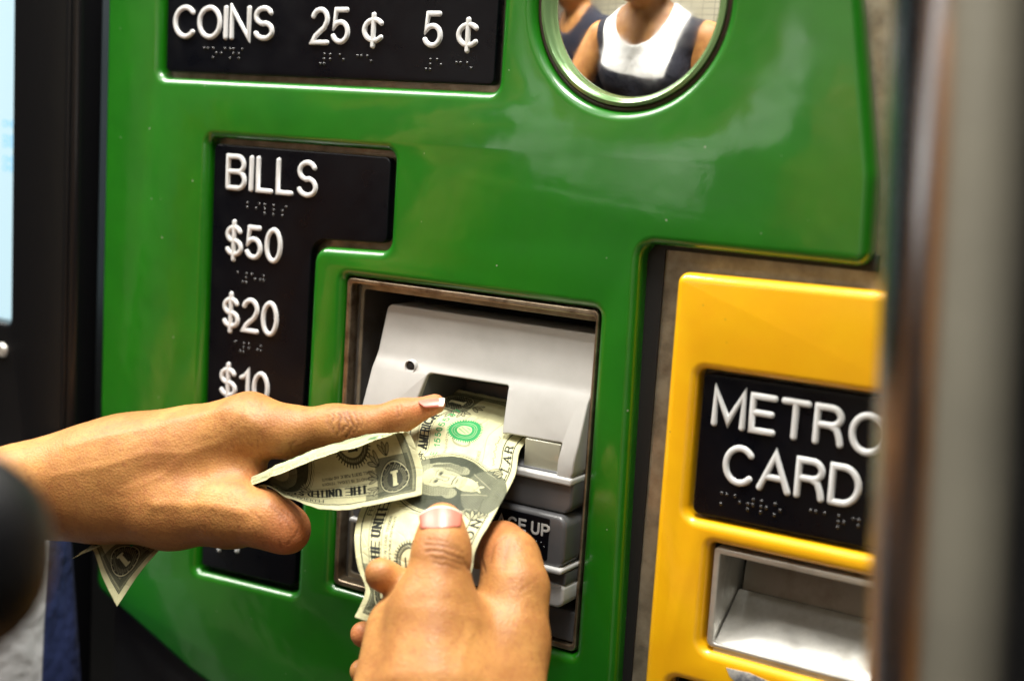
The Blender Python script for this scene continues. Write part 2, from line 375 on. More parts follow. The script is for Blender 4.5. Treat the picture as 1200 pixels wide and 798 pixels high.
# round mirror: convex glass in its ring
def lathe_xz(name, cx, cz, prof, m, parent, n=96, sharp=40):
    bm = bmesh.new(); rows = []
    for r_, y in prof:
        rows.append([bm.verts.new((cx+r_*math.cos(2*math.pi*k/n), y, cz+r_*math.sin(2*math.pi*k/n))) for k in range(n)] if r_ > 1e-6 else [bm.verts.new((cx, y, cz))])
    for a, c in zip(rows[:-1], rows[1:]):
        for k in range(n):
            k2 = (k+1) % n
            if len(a) == 1: bm.faces.new((a[0], c[k2], c[k]))
            elif len(c) == 1: bm.faces.new((a[k], a[k2], c[0]))
            else: bm.faces.new((a[k], a[k2], c[k2], c[k]))
    return link(name, bm_mesh(name, bm, sharp), m, parent)
RM = 230.0
mir = lathe_xz('mirror', *MC, [(42*k/16, 3.0+(42*k/16)**2/(2*RM)) for k in range(17)], M['mirror'], mach, sharp=80)
lathe_xz('mirror_ring', *MC, [(41.2, 8.5), (41.2, 4.6), (41.9, 3.0), (43.4, 2.0), (45.0, 2.6), (45.7, 9)], M['ring'], mir)
lathe_xz('gasket', *MC, [(45.4, 9.5), (45.5, 3.8), (46.2, 3.3), (47.2, 3.9), (47.4, 9.5)], M['gasket'], mir)

# bill slot: rim, recess walls and the acceptor
rim = slab('slot_rim', [roundpoly([(-101, -142.5), (44.2, -142.5), (43.8, 19.2), (-101, 18.8)], 3), roundpoly([(-98.2, -139.6), (42.3, -139.6), (42.2, 16.2), (-98.2, 16.2)], 2)], 2.0, 9.5, .8, M['bezel'], mach, 3)
well = bmesh.new()
for a, c in (((-97.5, 16.4), (42.6, 16.4)), ((42.6, 16.4), (42.6, -139.8)), ((42.6, -139.8), (-97.5, -139.8)), ((-97.5, -139.8), (-97.5, 16.4))):
    v = [well.verts.new((a[0], 8, a[1])), well.verts.new((c[0], 8, c[1])), well.verts.new((c[0], 58, c[1])), well.verts.new((a[0], 58, a[1]))]; well.faces.new(v)
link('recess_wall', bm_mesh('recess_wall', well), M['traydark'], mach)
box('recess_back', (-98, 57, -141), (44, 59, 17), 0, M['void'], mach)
acc = bpy.data.objects.new('bill_acceptor', None); C.objects.link(acc); acc.parent = mach; acc.matrix_parent_inverse = Matrix.Translation(-mach.location); acc.location = (0, 0, 0)
def wedge(name, outl, prof, back, bev, m, parent):
    """front plate: outline in xz, front depth given by prof(z); holes allowed"""
    o = slab(name, outl, 0, back, bev, m, parent, 4)
    me = o.data; zs = sorted(set([p[0] for p in prof]))
    bm = bmesh.new(); bm.from_mesh(me)
    for z in zs[1:-1]:
        bmesh.ops.bisect_plane(bm, geom=bm.verts[:]+bm.edges[:]+bm.faces[:], plane_co=(0, 0, z*S), plane_no=(0, 0, 1))
    zz = [p[0] for p in prof]; yy = [p[1] for p in prof]
    for v in bm.verts:
        t = 1-v.co.y/(back*S); v.co.y += float(np.interp(v.co.z/S, zz, yy))*S*max(0, t)
    bm.to_mesh(me); bm.free(); me.polygons.foreach_set('use_smooth', [True]*len(me.polygons)); me.set_sharp_from_angle(angle=R(32))
    return o
prof = [(-62, -9), (-57, -9.5), (-50, -9), (-42, -5.5), (-24, 0.5), (-20, 3), (-16, 5.0), (7, 11.0), (10, 12)]
face_o = roundpoly([(-82, -60), (-81, 7), (42.2, 7), (42.2, -57.5), (33.8, -57.5), (33.6, -42.6), (4, -43.2), (1.2, -44), (-1.2, -22.0), (-47.5, -22.6), (-52, -44), (-56, -60)], [2, 3, 1, 3, .8, .6, 2, 1.5, 1.5, 2.5, 2, 3])
wedge('face_plate', [face_o], prof, 34, .9, M['silver'], acc)
lathe_xz('peephole', *on(481, 429.5, 1.5), [(2.6, 2.6), (2.7, 1.1), (3.0, .8), (3.3, 1.1), (3.5, 3.5)], M['palegrey'], acc, 32)
lathe_xz('peephole_dark_disc', *on(481, 429.5, 1.5), [(0, 1.2), (1.9, 1.35), (2.75, 1.9)], M['void'], acc, 32)  # black disc painted as the unlit inside of the hole
# throat behind the notch
th = bmesh.new()
def quad(bm, *p): bm.faces.new([bm.verts.new(q) for q in p])
quad(th, (-53, 8, -22.4), (-2, 8, -22.2), (6, 34, -30), (-46, 34, -30))
quad(th, (-2, 8, -22.2), (-0, 4, -46), (8, 34, -46), (6, 34, -30))
quad(th, (-46, 34, -30), (6, 34, -30), (8, 34, -50), (-46, 34, -50))
quad(th, (-47.5, 3, -22.6), (-46, 34, -30), (-46, 34, -50), (-53, -4, -47))
link('slot_throat', bm_mesh('slot_throat', th), M['grey'], acc)
prism('throat_floor', [(-7, -56), (30, -48), (30, -62), (-7, -62)], -80, 33, .8, M['grey'], acc)
box('lens_block', (14.5, -6.5, -56.2), (33.2, 20, -43.2), .5, M['lens'], acc)
# chin: stacked lips below the slot
def lip(name, x0, x1, z1, z0, yt, yb, bev, m, rr=5):
    bm = bmesh.new()
    nx, nz = 24, 14; rows = []
    for j in range(nz+1):
        t = j/nz; z = z1+(z0-z1)*t; row = []
        yb_ = yt+(yb-yt)*(t**.8)
        for k in range(nx+1):
            x = x0+(x1-x0)*k/nx
            row.append((x, yb_, z))
        rows.append(row)
    return rows
slab('chin_block', [roundpoly([(-80, -74.5), (42.3, -74.5), (42.3, -57.8), (-80, -57.8)], [4, 5, 2, 2])], -8.5, 30, 1.6, M['grey'], acc, 4)
slab('chin_trim', [roundpoly([(-80, -60.6), (42.4, -60.6), (42.4, -57.0), (-80, -57.0)], 1.2)], -10.6, 28, 1.1, M['palegrey'], acc, 4)
lb = slab('label_block', [roundpoly([(-80, -99.4), (42.3, -99.4), (42.3, -74.8), (-80, -74.8)], [3, 5, 5, 3])], -12.5, 30, 2.0, M['grey'], acc, 4)
slab('label_trim', [roundpoly([(-80, -101.4), (42.5, -101.4), (42.5, -98.6), (-80, -98.6)], 1.2)], -14.5, 28, 1.1, M['palegrey'], acc, 4)
pl = slab('instruction_label', [roundpoly([(-34, -96.6), (34.0, -96.6), (34.0, -76.6), (-34, -76.6)], 1)], -13.1, -12.3, .2, M['black_plate'], acc, 2)
a = on(586, 600, -13.1); b2 = on(643, 617, -13.1)
word(pl, 'FACE UP', 0.6, b2[0]+.6, -85.6, -79.4, -13.0, 1.25, .12, M['palegrey'], gap=.34, space=.3)
braille(pl, 'lace', 18, -88.5, -13.1, M['dark_dot'], 1.6, 4.2, .5)
slab('lower_band', [roundpoly([(-80, -107.5), (42.3, -107.5), (42.3, -101.6), (-80, -101.6)], 1)], -9, 30, .8, M['grey'], acc, 3)
slab('lower_lip', [roundpoly([(-80, -118.6), (42.3, -118.6), (42.3, -107.7), (-80, -107.7)], [4, 4, 2, 2])], -10, 30, 1.5, M['palegrey'], acc, 3)
slab('foot_block', [roundpoly([(-80, -139), (42.3, -139), (42.3, -124), (-80, -124)], 1)], 4, 30, 1.0, M['grey'], acc, 3)

# yellow card panel
ycx = [(82.0, -330), (82.0, 41.2), (215, 43.2), (215, -330)]
card_hole = roundpoly([(95.5, -65.8), (95.5, .6), (189, 1.2), (189, -65.2)], [5, 4, 4, 5])
tray_hole = roundpoly([(107.5, -123.2), (107.5, -74.6), (192, -74.2), (192, -123.6)], [5, 3, 3, 5])
low_hole = roundpoly([(94, -230), (94, -139.5), (190, -139.5), (190, -230)], [5, 5, 5, 5])
slab('card_panel', [roundpoly(ycx, [4, 5, 5, 4]), card_hole, tray_hole, low_hole], -2, 10, 3.9, M['yellow'], mach, 6)
cs = slab('card_sign', [roundpoly([(97.6, -63.6), (97.6, -1.2), (186.5, -.6), (186.5, -63.2)], 3)], 1.2, 8, .8, M['black_plate'], mach, 3)
W_(cs, 'METR', 833.5, (452.5, 476.5), 987, (498.5, 525), 1.2, 2.35, 1.1, gap=.25)
W_(cs, 'O', 993, (478, 488), 1036, (529, 538), 1.2, 2.35, 1.1)
W_(cs, 'CARD', 845.5, (519.5, 546), 1007, (568, 594), 1.2, 2.35, 1.1, gap=.25)
x, z = on(846, 578, 1.2); braille(cs, 'metro', x, z, 1.2, M['dark_dot']); x, z = on(950, 598, 1.2); braille(cs, 'card', x, z, 1.2, M['dark_dot'])
# card tray: housing with a back wall, cheeks and a bright sloping floor
tr = slab('card_tray', [roundpoly([(109.6, -121.6), (109.6, -76.6), (190, -76.2), (190, -121.6)], [3, 1.5, 1.5, 3]), roundpoly([(112.4, -119.6), (112.4, -79.2), (187.5, -79), (187.5, -119.6)], [1.5, 1, 1, 1.5])], 0.6, 9, .6, M['tray'], mach, 3)
bm = bmesh.new()
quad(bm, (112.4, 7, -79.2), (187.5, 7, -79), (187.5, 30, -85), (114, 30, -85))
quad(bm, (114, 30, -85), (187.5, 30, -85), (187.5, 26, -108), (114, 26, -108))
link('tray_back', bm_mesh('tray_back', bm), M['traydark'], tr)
bm = bmesh.new()
quad(bm, (112.3, 6, -79.2), (112.3, 31, -85), (112.3, 31, -125), (112.3, 2, -125)); link('tray_cheek', bm_mesh('tray_cheek', bm), M['tray'], tr)
bm = bmesh.new(); quad(bm, (187.6, 6, -79.2), (187.6, 31, -85), (187.6, 31, -125), (187.6, 2, -125)); link('tray_cheek', bm_mesh('tray_cheek', bm), M['tray'], tr)
prism('tray_floor', [(26, -101), (1.2, -120.4), (1.2, -124), (27, -124)], 112.8, 187, .5, M['tray'], tr)
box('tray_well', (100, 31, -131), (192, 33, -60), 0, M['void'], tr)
box('lower_recess_plate', (96, 5, -229), (188, 7, -142), .6, M['black_plate'], mach)
# torn sticker on the lip below the tray
sx = [on(p, q, -2.15) for p, q in ((851, 782), (878, 788), (905, 800), (882, 806), (864, 801), (855, 792))]
slab('sticker', [[(x, z) for x, z in sx]], -2.25, -1.9, .05, M['decal'], mach, 1)

# display at the left with its black frame
scr = slab('display', [[(-460, -37), (-350, -37), (-350, 300), (-460, 300)]], 6, 8, .2, M['screen'], mach, 1)
k = 0
for py, wd in ((146, .9), (163, .6), (170, .95), (188, .8), (198, .5)):
    x1_, z1_ = on(17, py, 5.8); L_ = 60*wd
    txt = 'SELECT'[:max(2, int(6*wd))]
    word(scr, 'ONE', x1_-11, x1_, z1_-2, z1_+2.2, 5.9, .6, .05, M['ink'])
fr_o = roundpoly([(-470, -300), (-294, -300), (-294, 320), (-470, 320)], 5)
slab('display_frame', [fr_o, roundpoly([(-458, -36), (-351, -36), (-351, 298), (-458, 298)], 3)], -5, 14, 3.5, M['black_gloss'], mach, 5)
prism('frame_bead', [(-6.2, -300), (-4.6, -300), (-4.6, 320), (-6.2, 320)], -303, -299.5, .5, M['black_gloss'], mach)
lathe_xz('frame_screw', *on(3, 410, -5), [(0, -7.4), (3.4, -7.2), (4.2, -6.2), (4.6, -4.8)], M['tray'], mach, 32)
box('display_bezel_bar', (-458, 1, -44), (-351, 5, -36.5), .8, M['grey'], mach)

# ------------------------------------------------------------------ steel pole in front
pa, pb = at(1050+121, 0, 322), at(1012+121, 798, 338)
dv = (pb-pa)/np.linalg.norm(pb-pa)
e = empty('steel_pole', tuple((pa+dv*500)), 'polished steel pole standing close to the camera at the right edge, out of focus', 'pole')
bm = bmesh.new(); bmesh.ops.create_cone(bm, segments=96, radius1=24.5, radius2=24.5, depth=1500, cap_ends=True)
bm.transform(Matrix.Translation(Vector((pa+pb)/2)) @ Vector(dv).to_track_quat('Z', 'Y').to_matrix().to_4x4())
link('tube', bm_mesh('tube', bm, 40), M['pole'], e)
def lathe_dir(name, c, d, prof, m, parent, n=64, sharp=40):
    bm = bmesh.new(); q = Vector(d).to_track_quat('Z', 'Y'); rows = []
    for r_, z in prof: rows.append([bm.verts.new(Vector(c)+q @ Vector((r_*math.cos(2*math.pi*k/n), r_*math.sin(2*math.pi*k/n), z))) for k in range(n)])
    for a, c_ in zip(rows[:-1], rows[1:]):
        for k in range(n): bm.faces.new((a[k], a[(k+1) % n], c_[(k+1) % n], c_[k]))
    return link(name, bm_mesh(name, bm, sharp), m, parent)
lathe_dir('collar', (pa+dv*560), dv, [(24.6, -20), (30, -18), (30, 18), (24.6, 20)], M['pole'], e)

# ------------------------------------------------------------------ implicit surfaces
class Field:
    def __init__(s, lo, hi, h):
        s.lo = np.array(lo, float); s.h = h; s.n = np.ceil((np.array(hi)-s.lo)/h).astype(int)+1
        s.F = np.full(s.n, 40.0, np.float32)
    def sub(s, lo, hi):
        a = np.clip(np.floor((lo-s.lo)/s.h).astype(int), 0, s.n-1); b_ = np.clip(np.ceil((hi-s.lo)/s.h).astype(int)+1, 1, s.n)
        if np.any(b_ <= a): return None
        ax = [(s.lo[i]+s.h*np.arange(a[i], b_[i])).astype(np.float32) for i in range(3)]
        return tuple(slice(a[i], b_[i]) for i in range(3)), np.meshgrid(*ax, indexing='ij', sparse=True)
    def put(s, sl, d, k, op='add'):
        f = s.F[sl]
        if op == 'add':
            if k <= 0: s.F[sl] = np.minimum(f, d); return
            h = np.clip(.5+.5*(f-d)/k, 0, 1); s.F[sl] = f*(1-h)+d*h-k*h*(1-h)
        else:
            h = np.clip(.5-.5*(f+d)/k, 0, 1); s.F[sl] = f*(1-h)-d*h+k*h*(1-h)
    def cone(s, a, ra, b_, rb, k=4, op='add'):
        a = np.array(a, float); b_ = np.array(b_, float); m = max(ra, rb)+k+3
        q = s.sub(np.minimum(a, b_)-m, np.maximum(a, b_)+m)
        if q is None: return
        sl, (X, Y, Z) = q; ab = b_-a; L2 = float(ab@ab)+1e-9
        t = np.clip(((X-a[0])*ab[0]+(Y-a[1])*ab[1]+(Z-a[2])*ab[2])/L2, 0, 1)
        d = np.sqrt((X-a[0]-t*ab[0])**2+(Y-a[1]-t*ab[1])**2+(Z-a[2]-t*ab[2])**2)-(ra+(rb-ra)*t)
        s.put(sl, d.astype(np.float32), k, op)
    def ell(s, c, r3, k=4, op='add', ax=None):
        c = np.array(c, float); r3 = np.array(r3, float); m = max(r3)+k+3
        q = s.sub(c-m, c+m)
        if q is None: return
        sl, (X, Y, Z) = q; P = [X-c[0], Y-c[1], Z-c[2]]
        if ax is not None: P = [P[0]*v[0]+P[1]*v[1]+P[2]*v[2] for v in ax]
        k0 = np.sqrt((P[0]/r3[0])**2+(P[1]/r3[1])**2+(P[2]/r3[2])**2); k1 = np.sqrt((P[0]/r3[0]**2)**2+(P[1]/r3[1]**2)**2+(P[2]/r3[2]**2)**2)+1e-6
        s.put(sl, (k0*(k0-1)/k1).astype(np.float32), k, op)
    def nets(s):
        F = s.F; n = np.array(F.shape); ins = F < 0
        cnt = np.zeros(n-1, np.int8)
        for i in (0, 1):
            for j in (0, 1):
                for k in (0, 1): cnt += ins[i:n[0]-1+i, j:n[1]-1+j, k:n[2]-1+k]
        act = (cnt > 0) & (cnt < 8); idx = np.argwhere(act); ID = np.full(act.shape, -1, np.int64); ID[act] = np.arange(len(idx))
        acc_ = np.zeros((len(idx), 3)); w = np.zeros(len(idx)); corners = [(i, j, k) for i in (0, 1) for j in (0, 1) for k in (0, 1)]
        for ca in corners:
            for d in range(3):
                if ca[d]: continue
                cb = list(ca); cb[d] = 1
                fa = F[tuple((idx+ca).T)]; fb = F[tuple((idx+cb).T)]; m = (fa < 0) != (fb < 0)
                t = np.where(m, fa/np.where(fa-fb == 0, 1, fa-fb), 0)
                p = np.array(ca)[None, :]+t[:, None]*(np.array(cb)-np.array(ca))[None, :]
                acc_ += p*m[:, None]; w += m
        V = (idx+acc_/w[:, None])*s.h+s.lo
        quads = []
        for d in range(3):
            sl0 = [slice(1, n[i]-1) for i in range(3)]; sl0[d] = slice(0, n[d]-1); sl1 = list(sl0); sl1[d] = slice(1, n[d])
            a = ins[tuple(sl0)]; b_ = ins[tuple(sl1)]; m = np.argwhere(a != b_)
            sgn = a[tuple(m.T)]
            off = [1, 1, 1]; off[d] = 0; c = m+off
            e1, e2 = [(1, 2), (2, 0), (0, 1)][d]
            o1 = np.zeros(3, int); o1[e1] = 1; o2 = np.zeros(3, int); o2[e2] = 1
            g = lambda q: ID[tuple(q.T)]
            Q = np.stack([g(c-o1-o2), g(c-o2), g(c), g(c-o1)], 1); Q[~sgn] = Q[~sgn][:, ::-1]; quads.append(Q)
        return V, np.concatenate(quads)
def qmesh(name, V, Q, attrs=None, smooth_it=0):
    me = bpy.data.meshes.new(name); me.vertices.add(len(V)); me.vertices.foreach_set('co', (V*S).astype(np.float32).ravel())
    me.loops.add(Q.size); me.loops.foreach_set('vertex_index', Q.astype(np.int32).ravel())
    me.polygons.add(len(Q)); me.polygons.foreach_set('loop_start', np.arange(0, Q.size, Q.shape[1], dtype=np.int32))
    me.update(calc_edges=True); me.polygons.foreach_set('use_smooth', np.ones(len(Q), bool))
    for k, v in (attrs or {}).items():
        a = me.attributes.new(k, 'FLOAT', 'POINT'); a.data.foreach_set('value', v.astype(np.float32))
    me.update(); return me
def relax(V, Q, it=2, lam=.5):
    for _ in range(it):
        A = np.zeros_like(V); w = np.zeros(len(V))
        for i in range(4):
            for j in ((i+1) % 4, (i+3) % 4):
                for c in range(3): A[:, c] += np.bincount(Q[:, i], V[Q[:, j], c], len(V))
                w += np.bincount(Q[:, i], minlength=len(V))
        V = V*(1-lam)+lam*A/np.maximum(w, 1)[:, None]
    return V
def normals(V, Q):
    n = np.cross(V[Q[:, 2]]-V[Q[:, 0]], V[Q[:, 3]]-V[Q[:, 1]]); N = np.zeros_like(V)
    for i in range(4):
        for c in range(3): N[:, c] += np.bincount(Q[:, i], n[:, c], len(V))
    return N/np.maximum(np.linalg.norm(N, axis=1), 1e-9)[:, None]
def segdist(V, pts):
    d = np.full(len(V), 1e3)
    for a, b_ in zip(pts[:-1], pts[1:]):
        a = np.array(a); b_ = np.array(b_); ab = b_-a; t = np.clip(((V-a)@ab)/(ab@ab+1e-9), 0, 1); d = np.minimum(d, np.linalg.norm(V-a-t[:, None]*ab, axis=1))
    return d
def P4(q): return at(q[0], q[1], q[2]), q[3]*q[2]/FPX           # (px, py, depth, radius in px) -> point, radius in mm
def chain(F, pts, k=4):
    for a, b_ in zip(pts[:-1], pts[1:]):
        (pa_, ra), (pb_, rb) = P4(a), P4(b_); F.cone(pa_, ra, pb_, rb, k)

EL, ER = np.array([-425., -300., -150.]), np.array([95., -330., -330.])     # elbows
# left hand, reaching in from the left with its index finger stretched out
L_index = [(292, 500, 662, 38), (338, 506, 657, 28.5), (385, 500, 654, 21.5), (398, 499.5, 653.5, 21.3), (428, 498, 652, 19.2), (470, 487, 650, 16.5), (510, 473.5, 650, 12)]
L_thumb = [(60, 588, 690, 40), (200, 596, 668, 44), (272, 600, 650, 39), (313, 609, 641, 32), (335, 620, 640, 26.5), (326, 624, 652, 24)]
L_ridge = [(30, 571, 690, 47), (150, 545, 682, 54), (292, 501, 664, 38)]
L_body = [(30, 574, 692, 50), (120, 563, 688, 66), (225, 548, 680, 66)]
fl = [at(*q[:3]) for q in L_index+L_thumb+L_ridge]
lo = np.min(fl, axis=0)-52; hi = np.max(fl, axis=0)+42; lo[0] -= 30; lo[1] -= 20; hi[1] = min(hi[1], 18)
FL = Field(lo, hi, .95)
chain(FL, L_body, 5); chain(FL, L_ridge, 9); chain(FL, L_thumb[:3], 9); chain(FL, L_index, 7)
FL2 = Field(lo, hi, .95)
chain(FL, L_thumb[2:], 5)
chain(FL, [(272, 515, 668, 36), (275, 560, 664, 32), (272, 600, 656, 34)], 8)
chain(FL, [(250, 528, 690, 32), (288, 560, 702, 23), (280, 600, 702, 19), (262, 603, 690, 17)], 5)
chain(FL, [(235, 548, 697, 31), (276, 580, 712, 22), (270, 612, 708, 18), (235, 608, 700, 16)], 5)
chain(FL, [(215, 566, 700, 28), (262, 596, 718, 19), (240, 618, 712, 16), (212, 610, 706, 14)], 5)
wl, wr_ = P4((30, 573, 691, 49)); FL.cone(wl, wr_, wl+(EL-wl)*.5, 31, 6)
VL, QL = FL.nets(); VL = relax(VL, QL, 2)
# right hand, thumb towards the viewer, fingers closed behind the note
R_thumb = [(518, 613, 579, 24), (518, 638, 573, 26.5), (516, 660, 569, 28.5), (508, 715, 565, 46), (506, 800, 552, 62)]
R_index = [(598, 752, 578, 43), (603, 690, 588, 37), (598, 655, 597, 33), (588, 641, 606, 28), (560, 640, 620, 23), (525, 632, 628, 20)]
R_body = [(535, 760, 572, 62), (525, 880, 545, 78)]
fr = [at(*q[:3]) for q in R_thumb+R_index+R_body+[(420, 745, 600, 20)]]
lo = np.min(fr, axis=0)-36; hi = np.max(fr, axis=0)+32; lo[2] -= 30
FR = Field(lo, hi, .9)
chain(FR, R_body, 5); chain(FR, [(478, 742, 578, 50), (468, 840, 560, 62)], 12); chain(FR, [(598, 752, 578, 43), (580, 860, 556, 62)], 12)
chain(FR, R_thumb, 9); chain(FR, R_index[:3], 8); chain(FR, R_index[2:], 5)
chain(FR, [(520, 735, 590, 30), (484, 692, 584, 22), (448, 673.5, 580, 17.5), (446, 672.5, 579, 17.5)], 3)
chain(FR, [(520, 775, 618, 30), (460, 752, 616, 20), (426, 743, 612, 15.5)], 3)
chain(FR, [(520, 815, 618, 28), (460, 795, 616, 19), (424, 786, 612, 14.5)], 3)
wr, wrr = P4((525, 880, 545, 78)); wr2 = at(525, 1010, 520); FR.cone(wr, wrr*.95, wr2, 24, 8); FR.cone(wr2, 24, wr2+(ER-wr2)*.35, 28, 4)
VR, QR = FR.nets(); VR = relax(VR, QR, 2)
# torso, neck and head of the customer, standing left of the camera
BC = np.array([-135., -470., 30.])
def torso(F, g=0, arms=True):
    F.ell(BC+(0, 0, 40), (150+g, 92+g, 150+g), 10); F.ell(BC+(0, 4, -110), (128+g, 92+g, 170+g), 40); F.ell(BC+(0, -4, -330), (165+g, 118+g, 160+g), 50)
    F.cone(BC+(-150, 0, 86), 44+g, BC+(150, 0, 86), 44+g, 30); F.ell(BC+(-60, 55, 10), (62+g, 55+g, 60+g), 18); F.ell(BC+(60, 55, 10), (62+g, 55+g, 60+g), 18)
SLp, SRp = BC+(-172, 5, 82), BC+(172, 5, 82)
FB = Field(BC+(-340, -190, -560), BC+(300, 280, 430), 5.5)
torso(FB)
FB.cone(BC+(0, -6, 110), 52, BC+(4, 22, 190), 50, 25)
HC = BC+(8, 52, 268)
FB.ell(HC, (76, 92, 104), 12); FB.ell(HC+(0, 34, -52), (52, 52, 54), 20); FB.ell(HC+(0, 84, -88), (26, 20, 18), 16)
FB.cone(HC+(0, 86, 6), 8, HC+(0, 106, -28), 12, 8); FB.ell(HC+(-74, -2, -6), (10, 20, 30), 5); FB.ell(HC+(74, -2, -6), (10, 20, 30), 5)
FB.ell(HC+(0, 92, -54), (24, 9, 6), 4); FB.ell(HC+(0, 88, -66), (22, 9, 6), 4)
for sx_ in (-1, 1): FB.ell(HC+(sx_*30, 98, 8), (17, 13, 11), 8, 'sub'); FB.ell(HC+(sx_*30, 84, 8), (13, 13, 13), 1)
FB.cone(SLp, 47, EL, 38, 20); FB.cone(EL, 38, wl+(EL-wl)*.32, 28, 14)
FB.cone(SRp, 47, ER, 38, 20); FB.cone(ER, 38, wr2+(ER-wr2)*.2, 24, 14)
VB, QB = FB.nets(); VB = relax(VB, QB, 2)

def crease_field(V, N, lines):
    c = np.zeros(len(V))
    for pts, w, a in lines: c = np.maximum(c, a*np.exp(-(segdist(V, pts)/w)**2))
    return c
def surf_line(px, V, kd=None):
    """lift image-space crease marks onto the nearest visible skin"""
    D = V-CAM; z = D@AX[2]; X = 600+FPX*(D@AX[0])/z; Y = 399+FPX*(D@AX[1])/z; out = []
    for (x, y) in px:
        m = (X-x)**2+(Y-y)**2 < 9
        if m.any(): out.append(V[np.where(m)[0][np.argmin(z[m])]])
    return out
NL = normals(VL, QL); NR = normals(VR, QR)
def bow(x, y0, y1, bend, n=7): return [(x+bend*math.sin(math.pi*k/n), y0+(y1-y0)*k/n) for k in range(n+1)]
linesL = []
for (x, y0, y1, bd, w, a) in ((397, 482, 512, 3, .5, 1), (402, 481, 508, 4, .45, .9), (407, 481, 514, 5, .5, 1), (413, 481, 509, 5, .45, .8), (391, 483, 507, -3, .45, .7), (386, 484, 503, -3, .4, .5),
                              (420, 482, 502, 4, .4, .5), (464, 474, 490, 2, .4, .6), (469, 473, 488, 2, .4, .5), (346, 535, 520, -5, .5, .5)):
    l = surf_line(bow(x, y0, y1, bd), VL)
    if len(l) > 1: linesL.append((l, w, a))
for (p, w, a) in (([(320, 540), (313, 552), (306, 562)], .7, .9), ([(328, 533), (318, 545), (308, 556)], .5, .5), ([(285, 545), (297, 560), (303, 572)], .5, .35)):
    l = surf_line(p, VL)
    if len(l) > 1: linesL.append((l, w, a))
for (p, w, a) in (([(332, 596), (342, 603), (349, 612)], .5, .5), ([(320, 592), (334, 604), (344, 618)], .5, .45), ([(338, 640), (346, 632), (350, 622)], .5, .5)):
    l = surf_line(p, VL)
    if len(l) > 1: linesL.append((l, w, a))
rs = random.Random(3)
for q in range(26):
    x = rs.uniform(205, 345); y = rs.uniform(596, 636); l = surf_line([(x, y), (x+rs.uniform(1, 4), y+rs.uniform(6, 12))], VL)
    if len(l) > 1: linesL.append((l, .35, .35))
for q in range(34):
    x = rs.uniform(268, 318); y = rs.uniform(470, 520); l = surf_line([(x, y), (x+rs.uniform(-3, 3), y+rs.uniform(4, 9))], VL)
    if len(l) > 1: linesL.append((l, .35, .3))
linesR = []
for (y, x0, x1, bd, w, a) in ((630, 500, 542, -4, .5, .5), (636, 498, 545, -4, .5, .75), (643, 500, 546, -3, .5, .9), (650, 503, 545, -2, .5, .6), (657, 508, 542, -2, .5, .5)):
    l = surf_line([(x0+(x1-x0)*k/7, y+bd*math.sin(math.pi*k/7)+k*1.6) for k in range(8)], VR)
    if len(l) > 1: linesR.append((l, w, a))
for q in range(46):
    x = rs.uniform(560, 636); y = rs.uniform(618, 720); l = surf_line([(x, y), (x+rs.uniform(3, 9), y+rs.uniform(-3, 3))], VR)
    if len(l) > 1: linesR.append((l, .35, .12))
for q in range(30):
    x = rs.uniform(470, 560); y = rs.uniform(664, 720); l = surf_line([(x, y), (x+rs.uniform(4, 10), y+rs.uniform(-2, 4))], VR)
    if len(l) > 1: linesR.append((l, .35, .1))
for (p, w, a) in (([(607, 618), (597, 632), (591, 648), (589, 664)], 1.0, .4), ([(612, 626), (603, 640), (598, 656)], .6, .2), ([(632, 676), (622, 684), (611, 690)], .6, .2), ([(634, 686), (622, 693), (612, 697)], .6, .15), ([(563, 640), (562, 655), (566, 668)], .8, .8), ([(592, 626), (577, 640), (572, 658)], .6, .5), ([(545, 655), (551, 666), (562, 672)], .8, .7)):
    l = surf_line(p, VR)
    if len(l) > 1: linesR.append((l, w, a))
cL = crease_field(VL, NL, linesL); cR = crease_field(VR, NR, linesR)
def ridge(V, lines):
    c = np.zeros(len(V))
    for px, w, a in lines:
        l = surf_line(px, V)
        if len(l) > 1: c = np.maximum(c, a*np.exp(-(segdist(V, l)/w)**2))
    return c
gL = ridge(VL, [([(262, 478), (225, 486), (180, 497), (130, 508), (80, 520)], 3.4, .55), ([(255, 520), (215, 530), (170, 528), (120, 545), (60, 556)], 1.9, .3), ([(215, 530), (190, 556), (140, 575)], 1.7, .22), ([(285, 600), (240, 590), (180, 590)], 3., .7), ([(287, 488), (296, 492)], 5., .9)])
gR = ridge(VR, [([(616, 705), (600, 745), (580, 790)], 6., .35), ([(514, 690), (508, 730), (500, 790)], 6.5, .25), ([(560, 720), (545, 760), (540, 795)], 2.2, .2), ([(470, 700), (460, 745), (455, 790)], 5, .3)])
VL = VL+NL*gL[:, None]; VR = VR+NR*gR[:, None]; NL = normals(VL, QL); NR = normals(VR, QR)
def lump(V, f, seed): return np.array([noise.noise(Vector((p[0]/f+seed, p[1]/f, p[2]/f)))+.5*noise.noise(Vector((p[0]/f*2.3, p[1]/f*2.3+seed, p[2]/f*2.3))) for p in V])
VL = VL-NL*(cL*.62-.22*lump(VL, 13, 1.))[:, None]; VR = VR-NR*(cR*.62-.22*lump(VR, 13, 5.))[:, None]
def blush(V, pts):
    b_ = np.zeros(len(V))
    for (p, rr, a) in pts: b_ = np.maximum(b_, a*np.exp(-(np.linalg.norm(V-at(*p), axis=1)/rr)**2))
    return b_
bL = blush(VL, [((505, 478, 648), 12, 1), ((312, 560, 650), 10, .6), ((345, 628, 636), 16, .7), ((470, 495, 650), 14, .5)])
bR = blush(VR, [((520, 608, 588), 13, 1), ((535, 640, 580), 10, .5), ((575, 640, 600), 13, .7), ((436, 672, 604), 8, .6), ((420, 745, 605), 8, .6)])
V = np.concatenate([VL, VR, VB]); Q = np.concatenate([QL, QR+len(VL), QB+len(VL)+len(VR)])
